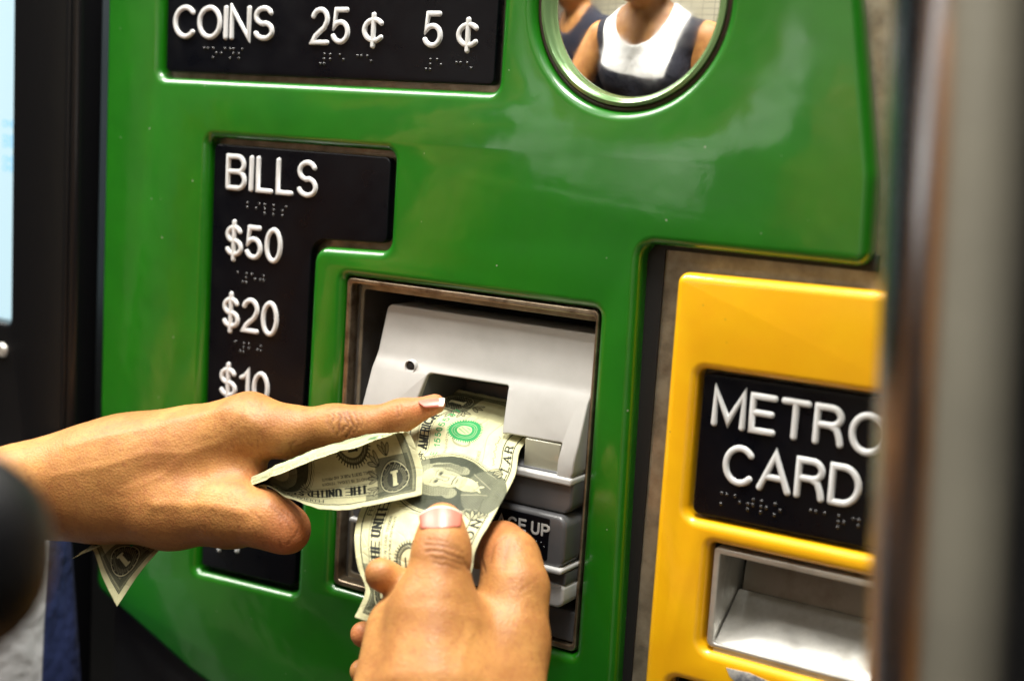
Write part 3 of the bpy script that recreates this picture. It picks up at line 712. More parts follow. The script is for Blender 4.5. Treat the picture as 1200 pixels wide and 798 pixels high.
cr = np.concatenate([cL, cR, np.zeros(len(VB))]); bl = np.concatenate([bL, bR, np.zeros(len(VB))])
def skin_mat():
    m = bpy.data.materials.new('skin'); m.use_nodes = True; nt = m.node_tree; N = nt.nodes; L = nt.links; p = N['Principled BSDF']
    tc = N.new('ShaderNodeTexCoord')
    def nz(s_, d=4, o='Object'):
        n = N.new('ShaderNodeTexNoise'); n.inputs['Scale'].default_value = s_; n.inputs['Detail'].default_value = d; L.new(tc.outputs[o], n.inputs['Vector']); return n
    def mix(fac, a, b_):
        x = N.new('ShaderNodeMix'); x.data_type = 'RGBA'
        if isinstance(fac, float): x.inputs[0].default_value = fac
        else: L.new(fac, x.inputs[0])
        for i, v in ((6, a), (7, b_)):
            if isinstance(v, tuple): x.inputs[i].default_value = (*v, 1)
            else: L.new(v, x.inputs[i])
        return x.outputs[2]
    def mr(src, a, b_, c=0., d=1.):
        x = N.new('ShaderNodeMapRange'); x.inputs[1].default_value = a; x.inputs[2].default_value = b_; x.inputs[3].default_value = c; x.inputs[4].default_value = d; L.new(src, x.inputs[0]); return x.outputs[0]
    c = mix(mr(nz(45, 3).outputs[0], .35, .68), (.49, .235, .070), (.35, .145, .042))
    c = mix(mr(nz(420, 3).outputs[0], .48, .75, 0, .5), c, (.30, .10, .04))
    at_b = N.new('ShaderNodeAttribute'); at_b.attribute_name = 'blush'; c = mix(mr(at_b.outputs['Fac'], 0, 1, 0, .75), c, (.66, .19, .085))
    at_c = N.new('ShaderNodeAttribute'); at_c.attribute_name = 'crease'; c = mix(mr(at_c.outputs['Fac'], 0, 1, 0, .75), c, (.16, .055, .022))
    L.new(c, p.inputs['Base Color']); p.inputs['Roughness'].default_value = .5; p.inputs['Specular IOR Level'].default_value = .4
    p.inputs['Subsurface Weight'].default_value = .12; p.inputs['Subsurface Radius'].default_value = (.0035, .0012, .0006); p.inputs['Subsurface Scale'].default_value = 1
    vo = N.new('ShaderNodeTexVoronoi'); vo.inputs['Scale'].default_value = 900; L.new(tc.outputs['Object'], vo.inputs['Vector'])
    b1 = N.new('ShaderNodeBump'); b1.inputs['Strength'].default_value = .6; b1.inputs['Distance'].default_value = .00022; L.new(vo.outputs['Distance'], b1.inputs['Height'])
    n2 = nz(300, 4); b2_ = N.new('ShaderNodeBump'); b2_.inputs['Strength'].default_value = .16; b2_.inputs['Distance'].default_value = .0004; L.new(n2.outputs[0], b2_.inputs['Height']); L.new(b1.outputs[0], b2_.inputs['Normal'])
    L.new(b2_.outputs[0], p.inputs['Normal'])
    return m
M['skin'] = skin_mat()
M['nail'] = mat('pink_nail', (.58, .17, .12), .4, coat=.15, coat_r=.25, spec=.5)
M['nailtip'] = mat('pale_nail_tip', (.70, .62, .50), .35, coat=.15, coat_r=.2)
M['white_cloth'] = mat('white_jersey', (.80, .80, .80), .85, bump=[(500, .4, .4), (25, .6, 4)])
M['navy_cloth'] = mat('navy_jersey', (.012, .014, .03), .85, bump=[(500, .4, .4), (25, .6, 4)])
m = M['two_tone'] = mat('white_and_navy_jersey', (.8, .8, .8), .85, bump=[(500, .4, .4), (22, .9, 9)]); N_t, L_t = m.node_tree.nodes, m.node_tree.links
a_ = N_t.new('ShaderNodeAttribute'); a_.attribute_name = 'white'; r_ = N_t.new('ShaderNodeMapRange'); r_.inputs[1].default_value = -.4; r_.inputs[2].default_value = .4; L_t.new(a_.outputs['Fac'], r_.inputs[0])
x_ = N_t.new('ShaderNodeMix'); x_.data_type = 'RGBA'; x_.inputs[6].default_value = (.010, .011, .022, 1); x_.inputs[7].default_value = (.85, .85, .85, 1); L_t.new(r_.outputs[0], x_.inputs[0]); L_t.new(x_.outputs[2], N_t['Principled BSDF'].inputs['Base Color'])
M['hair'] = mat('black_hair', (.012, .008, .006), .45, bump=[(200, .8, 1.2)], aniso=(1, 1, .15))
person = empty('person', tuple(BC+(0, 0, -480)), 'customer in a white and navy top, both hands feeding a dollar note into the slot', 'person')
link('body', qmesh('body', V, Q, {'crease': cr, 'blush': bl}), M['skin'], person)
def nail(name, tip, base, V, w, mats, parent, lift=.25, curve=.55, label=None, facing=None, tipn=3):
    """nail plate laid on the skin between two surface points; facing = rough outward direction"""
    N_ = facing/np.linalg.norm(facing); d = tip-base; Ln = np.linalg.norm(d); d = d/Ln; N_ = N_-d*(N_@d); N_ /= np.linalg.norm(N_); sd = np.cross(d, N_)
    nu, nv = 16, 14; top = []; r_ = w*.62
    for i in range(nv+1):
        t = i/nv; row = []
        for j in range(nu+1):
            s_ = -1+2*j/nu
            tt = t
            hw = w/2*(1-.10*(1-t))*(min(1, math.sqrt(max(0, 1-(1-min(t/.28, 1))**2)))*.35+.65)
            x_ = s_*hw; y_ = Ln*(tt-(.10*(s_**2))*(1 if t > .5 else -1)*abs(2*t-1))
            h_ = lift-(r_-math.sqrt(max(r_*r_-x_*x_*.98, 0)))*curve*1.6 + .35*math.sin(math.pi*t)
            row.append(base+d*y_+sd*x_+N_*h_)
        top.append(row)
    Vn = [p for row in top for p in row]; nf = len(Vn); Vn += [p-N_*.5 for p in Vn]; Fc = []; fm = []
    for i in range(nv):
        for j in range(nu):
            a = i*(nu+1)+j; q = (a, a+1, a+nu+2, a+nu+1); Fc.append(q); fm.append(1 if i >= nv-tipn else 0); Fc.append(tuple(nf+k for k in q[::-1])); fm.append(1 if i >= nv-tipn else 0)
    ed = [j for j in range(nu+1)]+[i*(nu+1)+nu for i in range(1, nv+1)]+[nv*(nu+1)+j for j in range(nu-1, -1, -1)]+[i*(nu+1) for i in range(nv-1, 0, -1)]
    for a, c in zip(ed, ed[1:]+ed[:1]): Fc.append((a, nf+a, nf+c, c)); fm.append(0)
    me = mesh(name, Vn, Fc, True, fm, 60); o = link(name, me, mats, parent)
    if label: o['label'] = label
    return o
def skin_at(x, y, V):
    l = surf_line([(x, y)], V); return l[0]
nm = [M['nail'], M['nailtip']]
tb, tt_ = skin_at(517, 617, VR), skin_at(517, 596, VR)
nail('fingernail', tt_+(tt_-tb)*.28-AX[2]*.6+AX[1]*0, tb+AX[2]*.2, VR, 18.5, nm, person, tipn=1, lift=.5, facing=-AX[2]-AX[1]*.55, label='pink thumbnail of the lower hand')
ib, it = skin_at(489, 470, VL), skin_at(514, 466, VL)
up = -AX[1]*1.0-AX[2]*.42
nail('fingernail', it+(it-ib)*.42+AX[1]*.6, ib-AX[1]*.6, VL, 8.8, nm, person, lift=.25, facing=up, label='pale nail of the outstretched index finger')
# clothes and hair follow the body
FS = Field(BC+(-240, -170, -560), BC+(240, 190, 200), 5.0); torso(FS, 5)
FS.ell(BC+(0, 40, 160), (78, 110, 92), 6, 'sub'); FS.ell(BC+(-225, 0, 60), (62, 160, 110), 6, 'sub'); FS.ell(BC+(225, 0, 60), (62, 160, 110), 6, 'sub')
VS, QS = FS.nets(); VS = relax(VS, QS, 2)
ce = VS-BC; wht = np.minimum(np.minimum(84+(ce[:, 2])*.30-np.abs(ce[:, 0]+4), ce[:, 2]-20-ce[:, 0]*-.10+18*np.cos(ce[:, 0]/75)-10), ce[:, 1]+30)
me = qmesh('sleeveless_top', VS, QS, {'white': wht}); me.materials.append(M['two_tone'])
o = bpy.data.objects.new('sleeveless_top', me); C.objects.link(o); o.parent = person; o.matrix_parent_inverse = Matrix.Translation(-person.location)
FH = Field(HC-130, HC+130, 4.5); FH.ell(HC+(0, -10, 14), (86, 98, 108), 4); FH.ell(HC+(0, -90, -30), (60, 50, 70), 25); FH.ell(HC+(0, 92, -46), (70, 60, 78), 14, 'sub')
VH, QH = FH.nets(); link('hair', qmesh('hair', relax(VH, QH, 1), QH), M['hair'], person)
# a second passer-by, seen only in the round mirror
B2 = np.array([-500., -570., 45.])
F2 = Field(B2+(-260, -190, -460), B2+(260, 240, 430), 8.0)
F2.ell(B2+(0, 0, 20), (150, 95, 170), 10); F2.ell(B2+(0, 0, -250), (150, 105, 230), 50); F2.cone(B2+(-150, 0, 86), 46, B2+(150, 0, 86), 46, 30)
F2.cone(B2+(0, 0, 110), 52, B2+(0, 20, 190), 50, 25); F2.ell(B2+(0, 45, 262), (76, 92, 108), 12); F2.ell(B2+(0, 84, 205), (48, 44, 48), 18); F2.cone(B2+(0, 132, 262), 8, B2+(0, 150, 236), 12, 8)
F2.cone(B2+(-175, 0, 80), 46, B2+(-205, 20, -170), 36, 16); F2.cone(B2+(-205, 20, -170), 36, B2+(-190, 160, -320), 24, 10); F2.cone(B2+(175, 0, 80), 46, B2+(205, 30, -170), 36, 16); F2.cone(B2+(205, 30, -170), 36, B2+(180, 180, -300), 24, 10)
V2, Q2 = F2.nets(); p2 = empty('person', tuple(B2+(0, 0, -450)), 'passer-by in dark sleeveless top, reflected at the left of the round mirror', 'person')
link('body', qmesh('body', relax(V2, Q2, 2), Q2, {'crease': np.zeros(len(V2)), 'blush': np.zeros(len(V2))}), M['skin'], p2)
F3 = Field(B2+(-230, -170, -460), B2+(230, 170, 190), 8.0); F3.ell(B2+(0, 0, 20), (156, 101, 176), 10); F3.ell(B2+(0, 0, -250), (156, 111, 236), 50); F3.cone(B2+(-150, 0, 86), 51, B2+(150, 0, 86), 51, 30)
F3.ell(B2+(0, 40, 160), (70, 110, 80), 6, 'sub'); V3, Q3 = F3.nets(); link('dark_top', qmesh('dark_top', relax(V3, Q3, 2), Q3), M['navy_cloth'], p2)
F4 = Field(B2+(-120, -120, 130), B2+(120, 190, 420), 7.0); F4.ell(B2+(0, 32, 278), (86, 98, 108), 4); F4.ell(B2+(0, 140, 226), (70, 60, 78), 14, 'sub'); V4, Q4 = F4.nets(); link('hair', qmesh('hair', V4, Q4), M['hair'], p2)

# ------------------------------------------------------------------ bags at the lower left
BB = at(-60, 650, 300)
Fb = Field(BB-60, BB+60, 1.6); Fb.cone(BB+AX[1]*-2, 22, BB+AX[1]*2, 22, 8); Fb.cone(BB-AX[0]*22-AX[1]*3, 23, BB-AX[0]*22+AX[1]*8, 24, 10)
M['leather'] = mat('black_leather', (.004, .004, .005), .45, spec=.3, bump=[(260, .5, .5)])
bag = empty('shoulder_bag', tuple(BB-AX[1]*-30), 'black padded bag at the left edge, blurred, in front of the wrist', 'bag')
Vb, Qb = Fb.nets(); link('pouch', qmesh('pouch', relax(Vb, Qb, 2), Qb), M['leather'], bag)
def tube(name, pts, r_, m, parent, n=10):
    cu = bpy.data.curves.new(name, 'CURVE'); cu.dimensions = '3D'; sp = cu.splines.new('BEZIER'); sp.bezier_points.add(len(pts)-1)
    for p, q in zip(sp.bezier_points, pts): p.co = Vector(q)*S; p.handle_left_type = p.handle_right_type = 'AUTO'
    cu.bevel_depth = r_*S; cu.resolution_u = n; cu.bevel_resolution = 4; cu.use_fill_caps = True
    ob = bpy.data.objects.new(name, cu); C.objects.link(ob); dg = bpy.context.evaluated_depsgraph_get(); dg.update(); me = bpy.data.meshes.new_from_object(ob.evaluated_get(dg)); bpy.data.objects.remove(ob); bpy.data.curves.remove(cu)
    me.name = name; me.materials.clear(); me.polygons.foreach_set('use_smooth', [True]*len(me.polygons)); return link(name, me, m, parent)
tube('strap', [BB-AX[0]*30-AX[1]*16, BB-AX[0]*44-AX[1]*50, BB-AX[0]*62-AX[1]*20], 4, M['leather'], bag)
TB = at(-30, 800, 800)
Ft = Field(TB-130, TB+130, 4); Ft.cone(TB-AX[1]*86, 54, TB+AX[1]*70, 64, 5)
Vt, Qt = Ft.nets(); Vt = relax(Vt, Qt, 2); me = qmesh('bag_body', Vt, Qt, {'white': 50-(Vt-TB)@AX[0]}); m = M['two_tone'].copy(); m.name = 'pale_and_navy_canvas'; mx_ = [n for n in m.node_tree.nodes if n.type == 'MIX'][0]; mx_.inputs[6].default_value = (.008, .018, .085, 1); mx_.inputs[7].default_value = (.60, .60, .62, 1); me.materials.append(m)
tote = empty('tote_bag', tuple(TB-(0, 0, 90)), 'blurred white cloth bag with a navy side, at the lower left beyond the hand', 'bag')
o = bpy.data.objects.new('bag_body', me); C.objects.link(o); o.parent = tote; o.matrix_parent_inverse = Matrix.Translation(-tote.location)

# ------------------------------------------------------------------ station behind the camera (seen in the mirror)
m = M['tile'] = mat('cream_wall', (.78, .72, .54), .35); bk = m.node_tree.nodes.new('ShaderNodeTexBrick'); tcw = m.node_tree.nodes.new('ShaderNodeTexCoord'); mpw = m.node_tree.nodes.new('ShaderNodeMapping'); mpw.inputs['Rotation'].default_value = (R(90), 0, 0)
m.node_tree.links.new(tcw.outputs['Object'], mpw.inputs[0]); m.node_tree.links.new(mpw.outputs[0], bk.inputs['Vector']); bk.inputs['Scale'].default_value = 3.4; bk.inputs['Mortar Size'].default_value = .012; bk.offset = 0
bk.inputs['Color1'].default_value = (.80, .74, .55, 1); bk.inputs['Color2'].default_value = (.74, .68, .50, 1); bk.inputs['Mortar'].default_value = (.35, .31, .22, 1); m.node_tree.links.new(bk.outputs[0], m.node_tree.nodes['Principled BSDF'].inputs['Base Color'])
bm = bmesh.new(); quad(bm, (-3200, -2700, -1400), (3200, -2700, -1400), (3200, -2700, 2200), (-3200, -2700, 2200))
tag(link('station_wall', bm_mesh('station_wall', bm), M['tile']), kind='structure')
M['floor'] = mat('dark_floor', (.06, .058, .055), .6)
bm = bmesh.new(); quad(bm, (-3200, -2700, -1400), (3200, -2700, -1400), (3200, 1200, -1400), (-3200, 1200, -1400))
tag(link('floor', bm_mesh('floor', bm), M['floor']), kind='structure')

# ------------------------------------------------------------------ banknotes: printed paper drawn here as coverage masks
PX = 9; NU, NV = 156*PX, 66*PX
class Sheet:
    def __init__(s, paper):
        s.I = np.empty((NV, NU, 3)); s.I[:] = paper
        yy, xx = np.mgrid[0:NV, 0:NU]; s.x = (xx+.5)/PX; s.y = (yy+.5)/PX
    def win(s, x0, y0, x1, y1):
        a, b_, c, d = int(max(0, y0*PX-2)), int(min(NV, y1*PX+3)), int(max(0, x0*PX-2)), int(min(NU, x1*PX+3))
        return (slice(a, b_), slice(c, d)) if a < b_ and c < d else None
    def blend(s, w, m, col, al=1.):
        m = np.clip(m, 0, 1)[..., None]*al; s.I[w] = s.I[w]*(1-m)+np.array(col)*m
    def seg(s, p, q, wd, col, al=1.):
        w = s.win(min(p[0], q[0])-wd, min(p[1], q[1])-wd, max(p[0], q[0])+wd, max(p[1], q[1])+wd)
        if w is None: return
        X, Y = s.x[w], s.y[w]; dx, dy = q[0]-p[0], q[1]-p[1]; L = dx*dx+dy*dy+1e-9
        t = np.clip(((X-p[0])*dx+(Y-p[1])*dy)/L, 0, 1); d = np.hypot(X-p[0]-t*dx, Y-p[1]-t*dy); s.blend(w, (wd/2-d)*PX+.5, col, al)
    def poly(s, pts, wd, col, al=1.):
        for a, b_ in zip(pts[:-1], pts[1:]): s.seg(a, b_, wd, col, al)
    def ell(s, cx, cy, rx, ry, col, al=1., ring=None, hatch=None, ang=0.):
        R_ = max(rx, ry); w = s.win(cx-R_-1, cy-R_-1, cx+R_+1, cy+R_+1)
        if w is None: return
        X, Y = s.x[w]-cx, s.y[w]-cy; ca, sa = math.cos(ang), math.sin(ang); X, Y = X*ca+Y*sa, -X*sa+Y*ca
        k = np.hypot(X/rx, Y/ry); d = (1-k)*min(rx, ry)
        m = np.clip(d*PX+.5, 0, 1) if ring is None else np.clip((ring/2-np.abs(d))*PX+.5, 0, 1)
        if hatch: m = m*np.clip(.5+hatch[1]*np.sin((X*math.cos(hatch[2])+Y*math.sin(hatch[2]))*hatch[0]), 0, 1)
        s.blend(w, m, col, al)
    def rect(s, x0, y0, x1, y1, col, al=1., hatch=None):
        w = s.win(x0, y0, x1, y1)
        if w is None: return
        X, Y = s.x[w], s.y[w]; m = ((X >= x0) & (X <= x1) & (Y >= y0) & (Y <= y1)).astype(float)
        if hatch: m = m*np.clip(.5+hatch[1]*(np.sin(X*hatch[0])*np.cos(Y*hatch[0]*1.3)+.5*np.sin((X+Y)*hatch[0]*1.9)), 0, 1)
        s.blend(w, m, col, al)
    def text(s, t, x0, x1, y, h, tv, th_, col, al=1., gap=.3, serif=False, space=.5):
        lay, tot = layout(t, gap, space); k = (x1-x0)/tot
        for ch, gx, w_, st in lay:
            for pl_ in st:
                pts = [(x0+(gx+a)*k, y+h*(1-b_)) for a, b_ in pl_]
                for a, b_ in zip(pts[:-1], pts[1:]):
                    v = abs(b_[1]-a[1])/(math.hypot(b_[0]-a[0], b_[1]-a[1])+1e-9); s.seg(a, b_, th_+(tv-th_)*v, col, al)
                if serif:
                    for e_ in (pts[0], pts[-1]): s.seg((e_[0]-tv*.75, e_[1]), (e_[0]+tv*.75, e_[1]), th_*1.2, col, al)
    def leaf(s, x, y, a, L, col, pap):
        for k in range(3):
            an = a+(k-1)*.55; cx, cy = x+math.cos(an)*L*.5, y+math.sin(an)*L*.5
            s.ell(cx, cy, L*.5, L*.17, col, .85, ang=an); s.ell(cx, cy, L*.40, L*.09, pap, .75, ang=an); s.seg((x, y), (x+math.cos(an)*L*.9, y+math.sin(an)*L*.9), .14, col)
PAP = (.58, .56, .33); INK = (.014, .017, .012); GRN = (.0, .27, .075); MID = (.075, .085, .05)
def front():
    s = Sheet(PAP)
    s.rect(3.6, 3.6, 152.4, 62.6, MID, .45); s.rect(3.6, 3.6, 152.4, 62.6, MID, .85, (7, 1.1)); s.rect(7.6, 8.2, 148.4, 57.6, PAP, 1)
    for k in range(3): q = (3.6, 4.3, 7.4)[k]; t_ = (.35, .2, .3)[k]; s.poly([(q, q), (156-q, q), (156-q, 66.2-q), (q, 66.2-q), (q, q)], t_, INK)
    # top legend
    s.rect(30, 4.2, 126, 8.0, PAP, .9); s.text('FEDERAL RESERVE NOTE', 53, 103, 5.0, 2.3, .5, .25, INK, serif=True)
    s.rect(30, 9.0, 126, 15.4, PAP, 1); s.text('THE UNITED STATES OF AMERICA', 29.5, 127, 9.8, 4.6, 1.35, .5, INK, serif=True, gap=.42)
    for y in (8.6, 15.6): s.seg((28, y), (128, y), .2, INK)
    s.text('THIS NOTE IS LEGAL TENDER', 24, 53, 17.6, 1.25, .24, .2, INK, .9, serif=False); s.text('FOR ALL DEBTS PUBLIC AND PRIVATE', 24, 53, 20.2, 1.1, .22, .18, INK, .9)
    # bottom band: ONE DOLLAR
    s.rect(34, 57.2, 128, 63.0, PAP, 1)
    for y in (57.2, 62.9): s.seg((32, y), (130, y), .5, INK)
    s.text('ONE DOLLAR', 48, 118, 58.3, 3.6, 1.25, .5, INK, serif=True, gap=.55, space=.9)
    # corner counters with leaves
    for cx, sg in ((14.5, 1), (141.5, -1)):
        s.rect(cx-9.2, 4.8, cx+9.2, 25, MID, .6); s.rect(cx-9.2, 4.8, cx+9.2, 25, INK, .85, (9, 1)); s.ell(cx, 14.6, 7.9, 9.0, INK, .95); s.ell(cx, 14.6, 7.3, 8.4, PAP, .8, ring=.5); s.ell(cx, 14.6, 6.2, 7.3, PAP, .3, hatch=(6, .6, .8))
        s.ell(cx, 14.6, 3.9, 5.6, INK, .7); s.rect(cx-1.0, 10.2, cx+1.0, 19.0, PAP); s.rect(cx-1.9, 18.0, cx+1.9, 19.2, PAP); s.rect(cx-1.7, 10.4, cx, 11.6, PAP)
        for k in range(14): a = k*2*math.pi/14; s.seg((cx+6.3*math.cos(a), 14.6+7.4*math.sin(a)), (cx+7.1*math.cos(a), 14.6+8.2*math.sin(a)), .25, PAP)
        for (dx, dy, a) in ((8.4*sg, 3, .1), (8.8*sg, -3, -.5), (7*sg, 8, .8), (2*sg, 10.8, 1.5)): s.leaf(cx+dx, 14.6+dy, a if sg > 0 else math.pi-a, 6.0, INK, PAP)
        s.ell(cx-.5*sg, 53, 6.6, 5.8, INK, .9); s.ell(cx-.5*sg, 53, 5.6, 4.9, PAP, .6, hatch=(6, .7, .4)); s.text('1', cx-1.6, cx+.4, 49.6, 6.8, 1.7, 1.0, PAP); s.leaf(cx+6*sg, 53, 0 if sg > 0 else math.pi, 6, INK, PAP)
    # black bank seal
    for k in range(40): a = k*2*math.pi/40; s.seg((33+8.6*math.cos(a), 33+8.6*math.sin(a)), (33+9.8*math.cos(a), 33+9.8*math.sin(a)), .5, INK)
    s.ell(33, 33, 8.8, 8.8, INK, .9); s.ell(33, 33, 6.1, 6.1, PAP, 1); s.ell(33, 33, 7.4, 7.4, PAP, .6, ring=.9, hatch=(7, 1, .3)); s.text('E', 31, 35, 29.6, 6.6, 1.3, .8, INK)
    # serials and treasury seal
    s.text('E 15505537', 97, 135, 18.6, 3.2, .62, .5, GRN, gap=.42, space=.7); s.text('E 15505537', 24, 57, 46.6, 3.2, .62, .5, GRN, gap=.42, space=.7)
    for k in range(44): a = k*2*math.pi/44; s.seg((120+8.2*math.cos(a), 33.6+8.2*math.sin(a)), (120+9.4*math.cos(a), 33.6+9.4*math.sin(a)), .55, GRN)
    s.text('ONE', 108, 133, 29.0, 9.4, 1.6, .9, MID, .28)
    s.ell(120, 33.6, 8.5, 8.5, GRN, .95); s.ell(120, 33.6, 6.6, 6.6, PAP, .45, ring=.4); s.ell(120, 33.8, 3.9, 4.0, PAP, .85); s.ell(120, 33.8, 3.2, 3.4, GRN, .55, hatch=(3.2, .8, .6)); s.ell(120, 33.8, 5.4, 5.5, PAP, .5, ring=.3)
    s.text('WASHINGTON', 100, 116, 25.0, 1.2, .2, .18, INK, .85); s.seg((99, 47), (134, 47), .14, INK); s.text('SERIES', 100, 108, 43.6, 1.3, .22, .2, INK, .9)
    for x0 in (22, 100): s.poly([(x0+k*1.1, 53+math.sin(k*1.7)*1.0*math.cos(k*.6)) for k in range(22)], .3, INK, .85)
    s.seg((22, 55.2), (56, 55.2), .14, INK)
    # oval with a plain bust, built up from engraving lines
    s.ell(78, 36, 22.5, 26.0, MID, .5, ring=2.6, hatch=(5, 1, 0)); s.ell(78, 36, 21.6, 25.2, PAP, 1); s.ell(78, 36, 21.6, 25.2, INK, 1, ring=.5); s.ell(78, 36, 20.6, 24.2, INK, 1, ring=.28)
    D1, D2, LT = (.11, .12, .075), (.03, .035, .025), (.50, .49, .31)
    s.ell(78, 36, 20.0, 23.6, (.075, .085, .048), 1); s.ell(78, 36, 20.0, 23.6, D2, .6, hatch=(10, .6, .2)); s.ell(78, 36, 20.0, 23.6, D2, .35, hatch=(10, .6, 1.7))
    s.ell(64, 42, 6, 16, D2, .5, hatch=(9, .8, .9)); s.ell(92, 34, 6, 15, D2, .5, hatch=(9, .8, 2.)); s.ell(84, 18, 9, 5, LT, .25)
    s.ell(79, 56.0, 16.5, 10.5, D1, 1); s.ell(79, 56, 16, 10, D2, .7, hatch=(8, .8, .9)); s.ell(79, 56, 16, 10, LT, .22, hatch=(6, .9, .4)); s.poly([(71, 47), (77, 58)], .6, LT, .5); s.poly([(88, 47), (82, 58)], .6, LT, .4); s.poly([(64, 52), (66, 58)], .4, LT, .5); s.poly([(93, 52), (91, 58)], .4, LT, .5)
    s.ell(79, 46.2, 5.0, 6.5, PAP, 1); s.ell(76.6, 47, 2.4, 5, D1, .45, hatch=(9, .9, .2)); s.poly([(75.2, 50), (79.6, 48.6), (83.6, 50.4)], .7, PAP); s.poly([(79.4, 49), (77.4, 54), (79.8, 52), (81.8, 54.4), (80, 49)], .9, PAP, .9); s.poly([(77, 51), (81.6, 52.4)], .25, D2)
    HR = (.23, .24, .14)
    for (cx, cy, rx, ry) in ((78.6, 26.5, 10.2, 9.6), (70.8, 32, 4.4, 9.5), (87.4, 32.5, 4.0, 9.0), (70.2, 41, 3.4, 3.6), (87.6, 41, 3.2, 3.4)): s.ell(cx, cy, rx, ry, HR, 1); s.ell(cx, cy, rx, ry, LT, .75, hatch=(8, 1., 1.1)); s.ell(cx, cy, rx, ry, D2, .45, hatch=(8, 1., 2.0))
    for k in range(9): s.poly([(69+k*.8, 41-k*.2), (67.3+k*.9, 33), (69.5+k*1.2, 24-k*.5)], .3, D2, .6); s.poly([(86+k*.5, 41), (88+k*.35, 33), (86+k*.2, 25)], .28, D2, .6)
    s.ell(79, 30, 7.0, 7.6, PAP, 1); s.ell(79, 36.2, 6.0, 8.2, PAP, 1); s.ell(84.2, 34.5, 2.2, 8.6, D1, .6, hatch=(9, .9, .1)); s.ell(74.4, 38, 1.6, 4.6, D1, .3, hatch=(9, .9, 1.)); s.ell(79, 44.4, 4.6, 1.3, D1, .65, hatch=(10, .9, 0))
    for ex in (75.9, 82.1): s.ell(ex, 31.2, 2.2, 1.2, D1, .5); s.ell(ex, 31.4, 1.3, .75, D2, .95); s.poly([(ex-2.2, 29.4), (ex, 28.9), (ex+2.1, 29.3)], .4, D1, .7)
    s.poly([(78.2, 30.4), (78.0, 33.4), (77.2, 35.9), (78.4, 36.7), (80.4, 36.5)], .45, D1, .9); s.ell(80.2, 34, .9, 2.4, D1, .45); s.poly([(76.0, 39.6), (78.8, 39.1), (82.0, 39.6)], .6, D2, .95); s.ell(79, 41.0, 2.2, .45, D1, .7); s.poly([(74.6, 36.4), (75.2, 39.8)], .35, D1, .7); s.poly([(83.2, 36.4), (83, 39.8)], .35, D1, .7)
    s.ell(79, 33, 7.2, 11, D1, .38, hatch=(13, .9, .5)); s.ell(79, 47, 5.2, 6.6, D1, .3, hatch=(13, .9, 1.2)); s.ell(78, 36, 20.0, 23.6, D2, .22, hatch=(17, .9, .75))
    for cx, cy, a in ((61, 14, .2), (95, 14, 2.9), (59, 58, -.4), (99, 58, 3.5)): s.leaf(cx, cy, a, 7, INK, PAP); s.leaf(cx+3*math.cos(a), cy+2, a+.6, 5, INK, PAP)
    return s.I
def back():
    s = Sheet(PAP); D_ = (.10, .17, .085)
    s.rect(3.6, 3.6, 152.4, 62.6, D_, .9, (6, 1.1)); s.rect(9, 9, 147, 57.4, PAP, .72); s.rect(10, 10, 146, 56.4, D_, .42, (4, 1.4))
    s.poly([(3.6, 3.6), (152.4, 3.6), (152.4, 62.6), (3.6, 62.6), (3.6, 3.6)], .4, D_)
    for cx in (33, 123): s.ell(cx, 33, 14.5, 14.5, D_, .9); s.ell(cx, 33, 12.4, 12.4, PAP, .8, hatch=(5, .6, .7)); s.ell(cx, 33, 13.4, 13.4, PAP, .8, ring=.4)
    s.rect(50, 12, 106, 54, PAP, .8); s.text('ONE', 55, 101, 24, 20, 5, 2.4, D_); s.text('THE UNITED STATES OF AMERICA', 30, 126, 4.6, 3.2, .8, .35, PAP); s.text('ONE DOLLAR', 50, 106, 58.2, 3.2, .9, .4, PAP)
    for cx in (14, 142):
        for cy in (12, 54): s.ell(cx, cy, 7.6, 6.2, D_, 1); s.text('1', cx-1.6, cx+.6, cy-3.6, 7.2, 1.6, .9, PAP)
    return s.I
def to_image(name, I):
    im = bpy.data.images.new(name, NU, NV, alpha=False, float_buffer=False); im.colorspace_settings.name = 'sRGB'
    J = np.ones((NV, NU, 4), np.float32); L = np.clip(I[::-1], 0, 1); J[..., :3] = np.where(L <= .0031308, L*12.92, 1.055*L**(1/2.4)-.055)
    im.pixels.foreach_set(J.ravel()); im.update(); im.pack(); return im
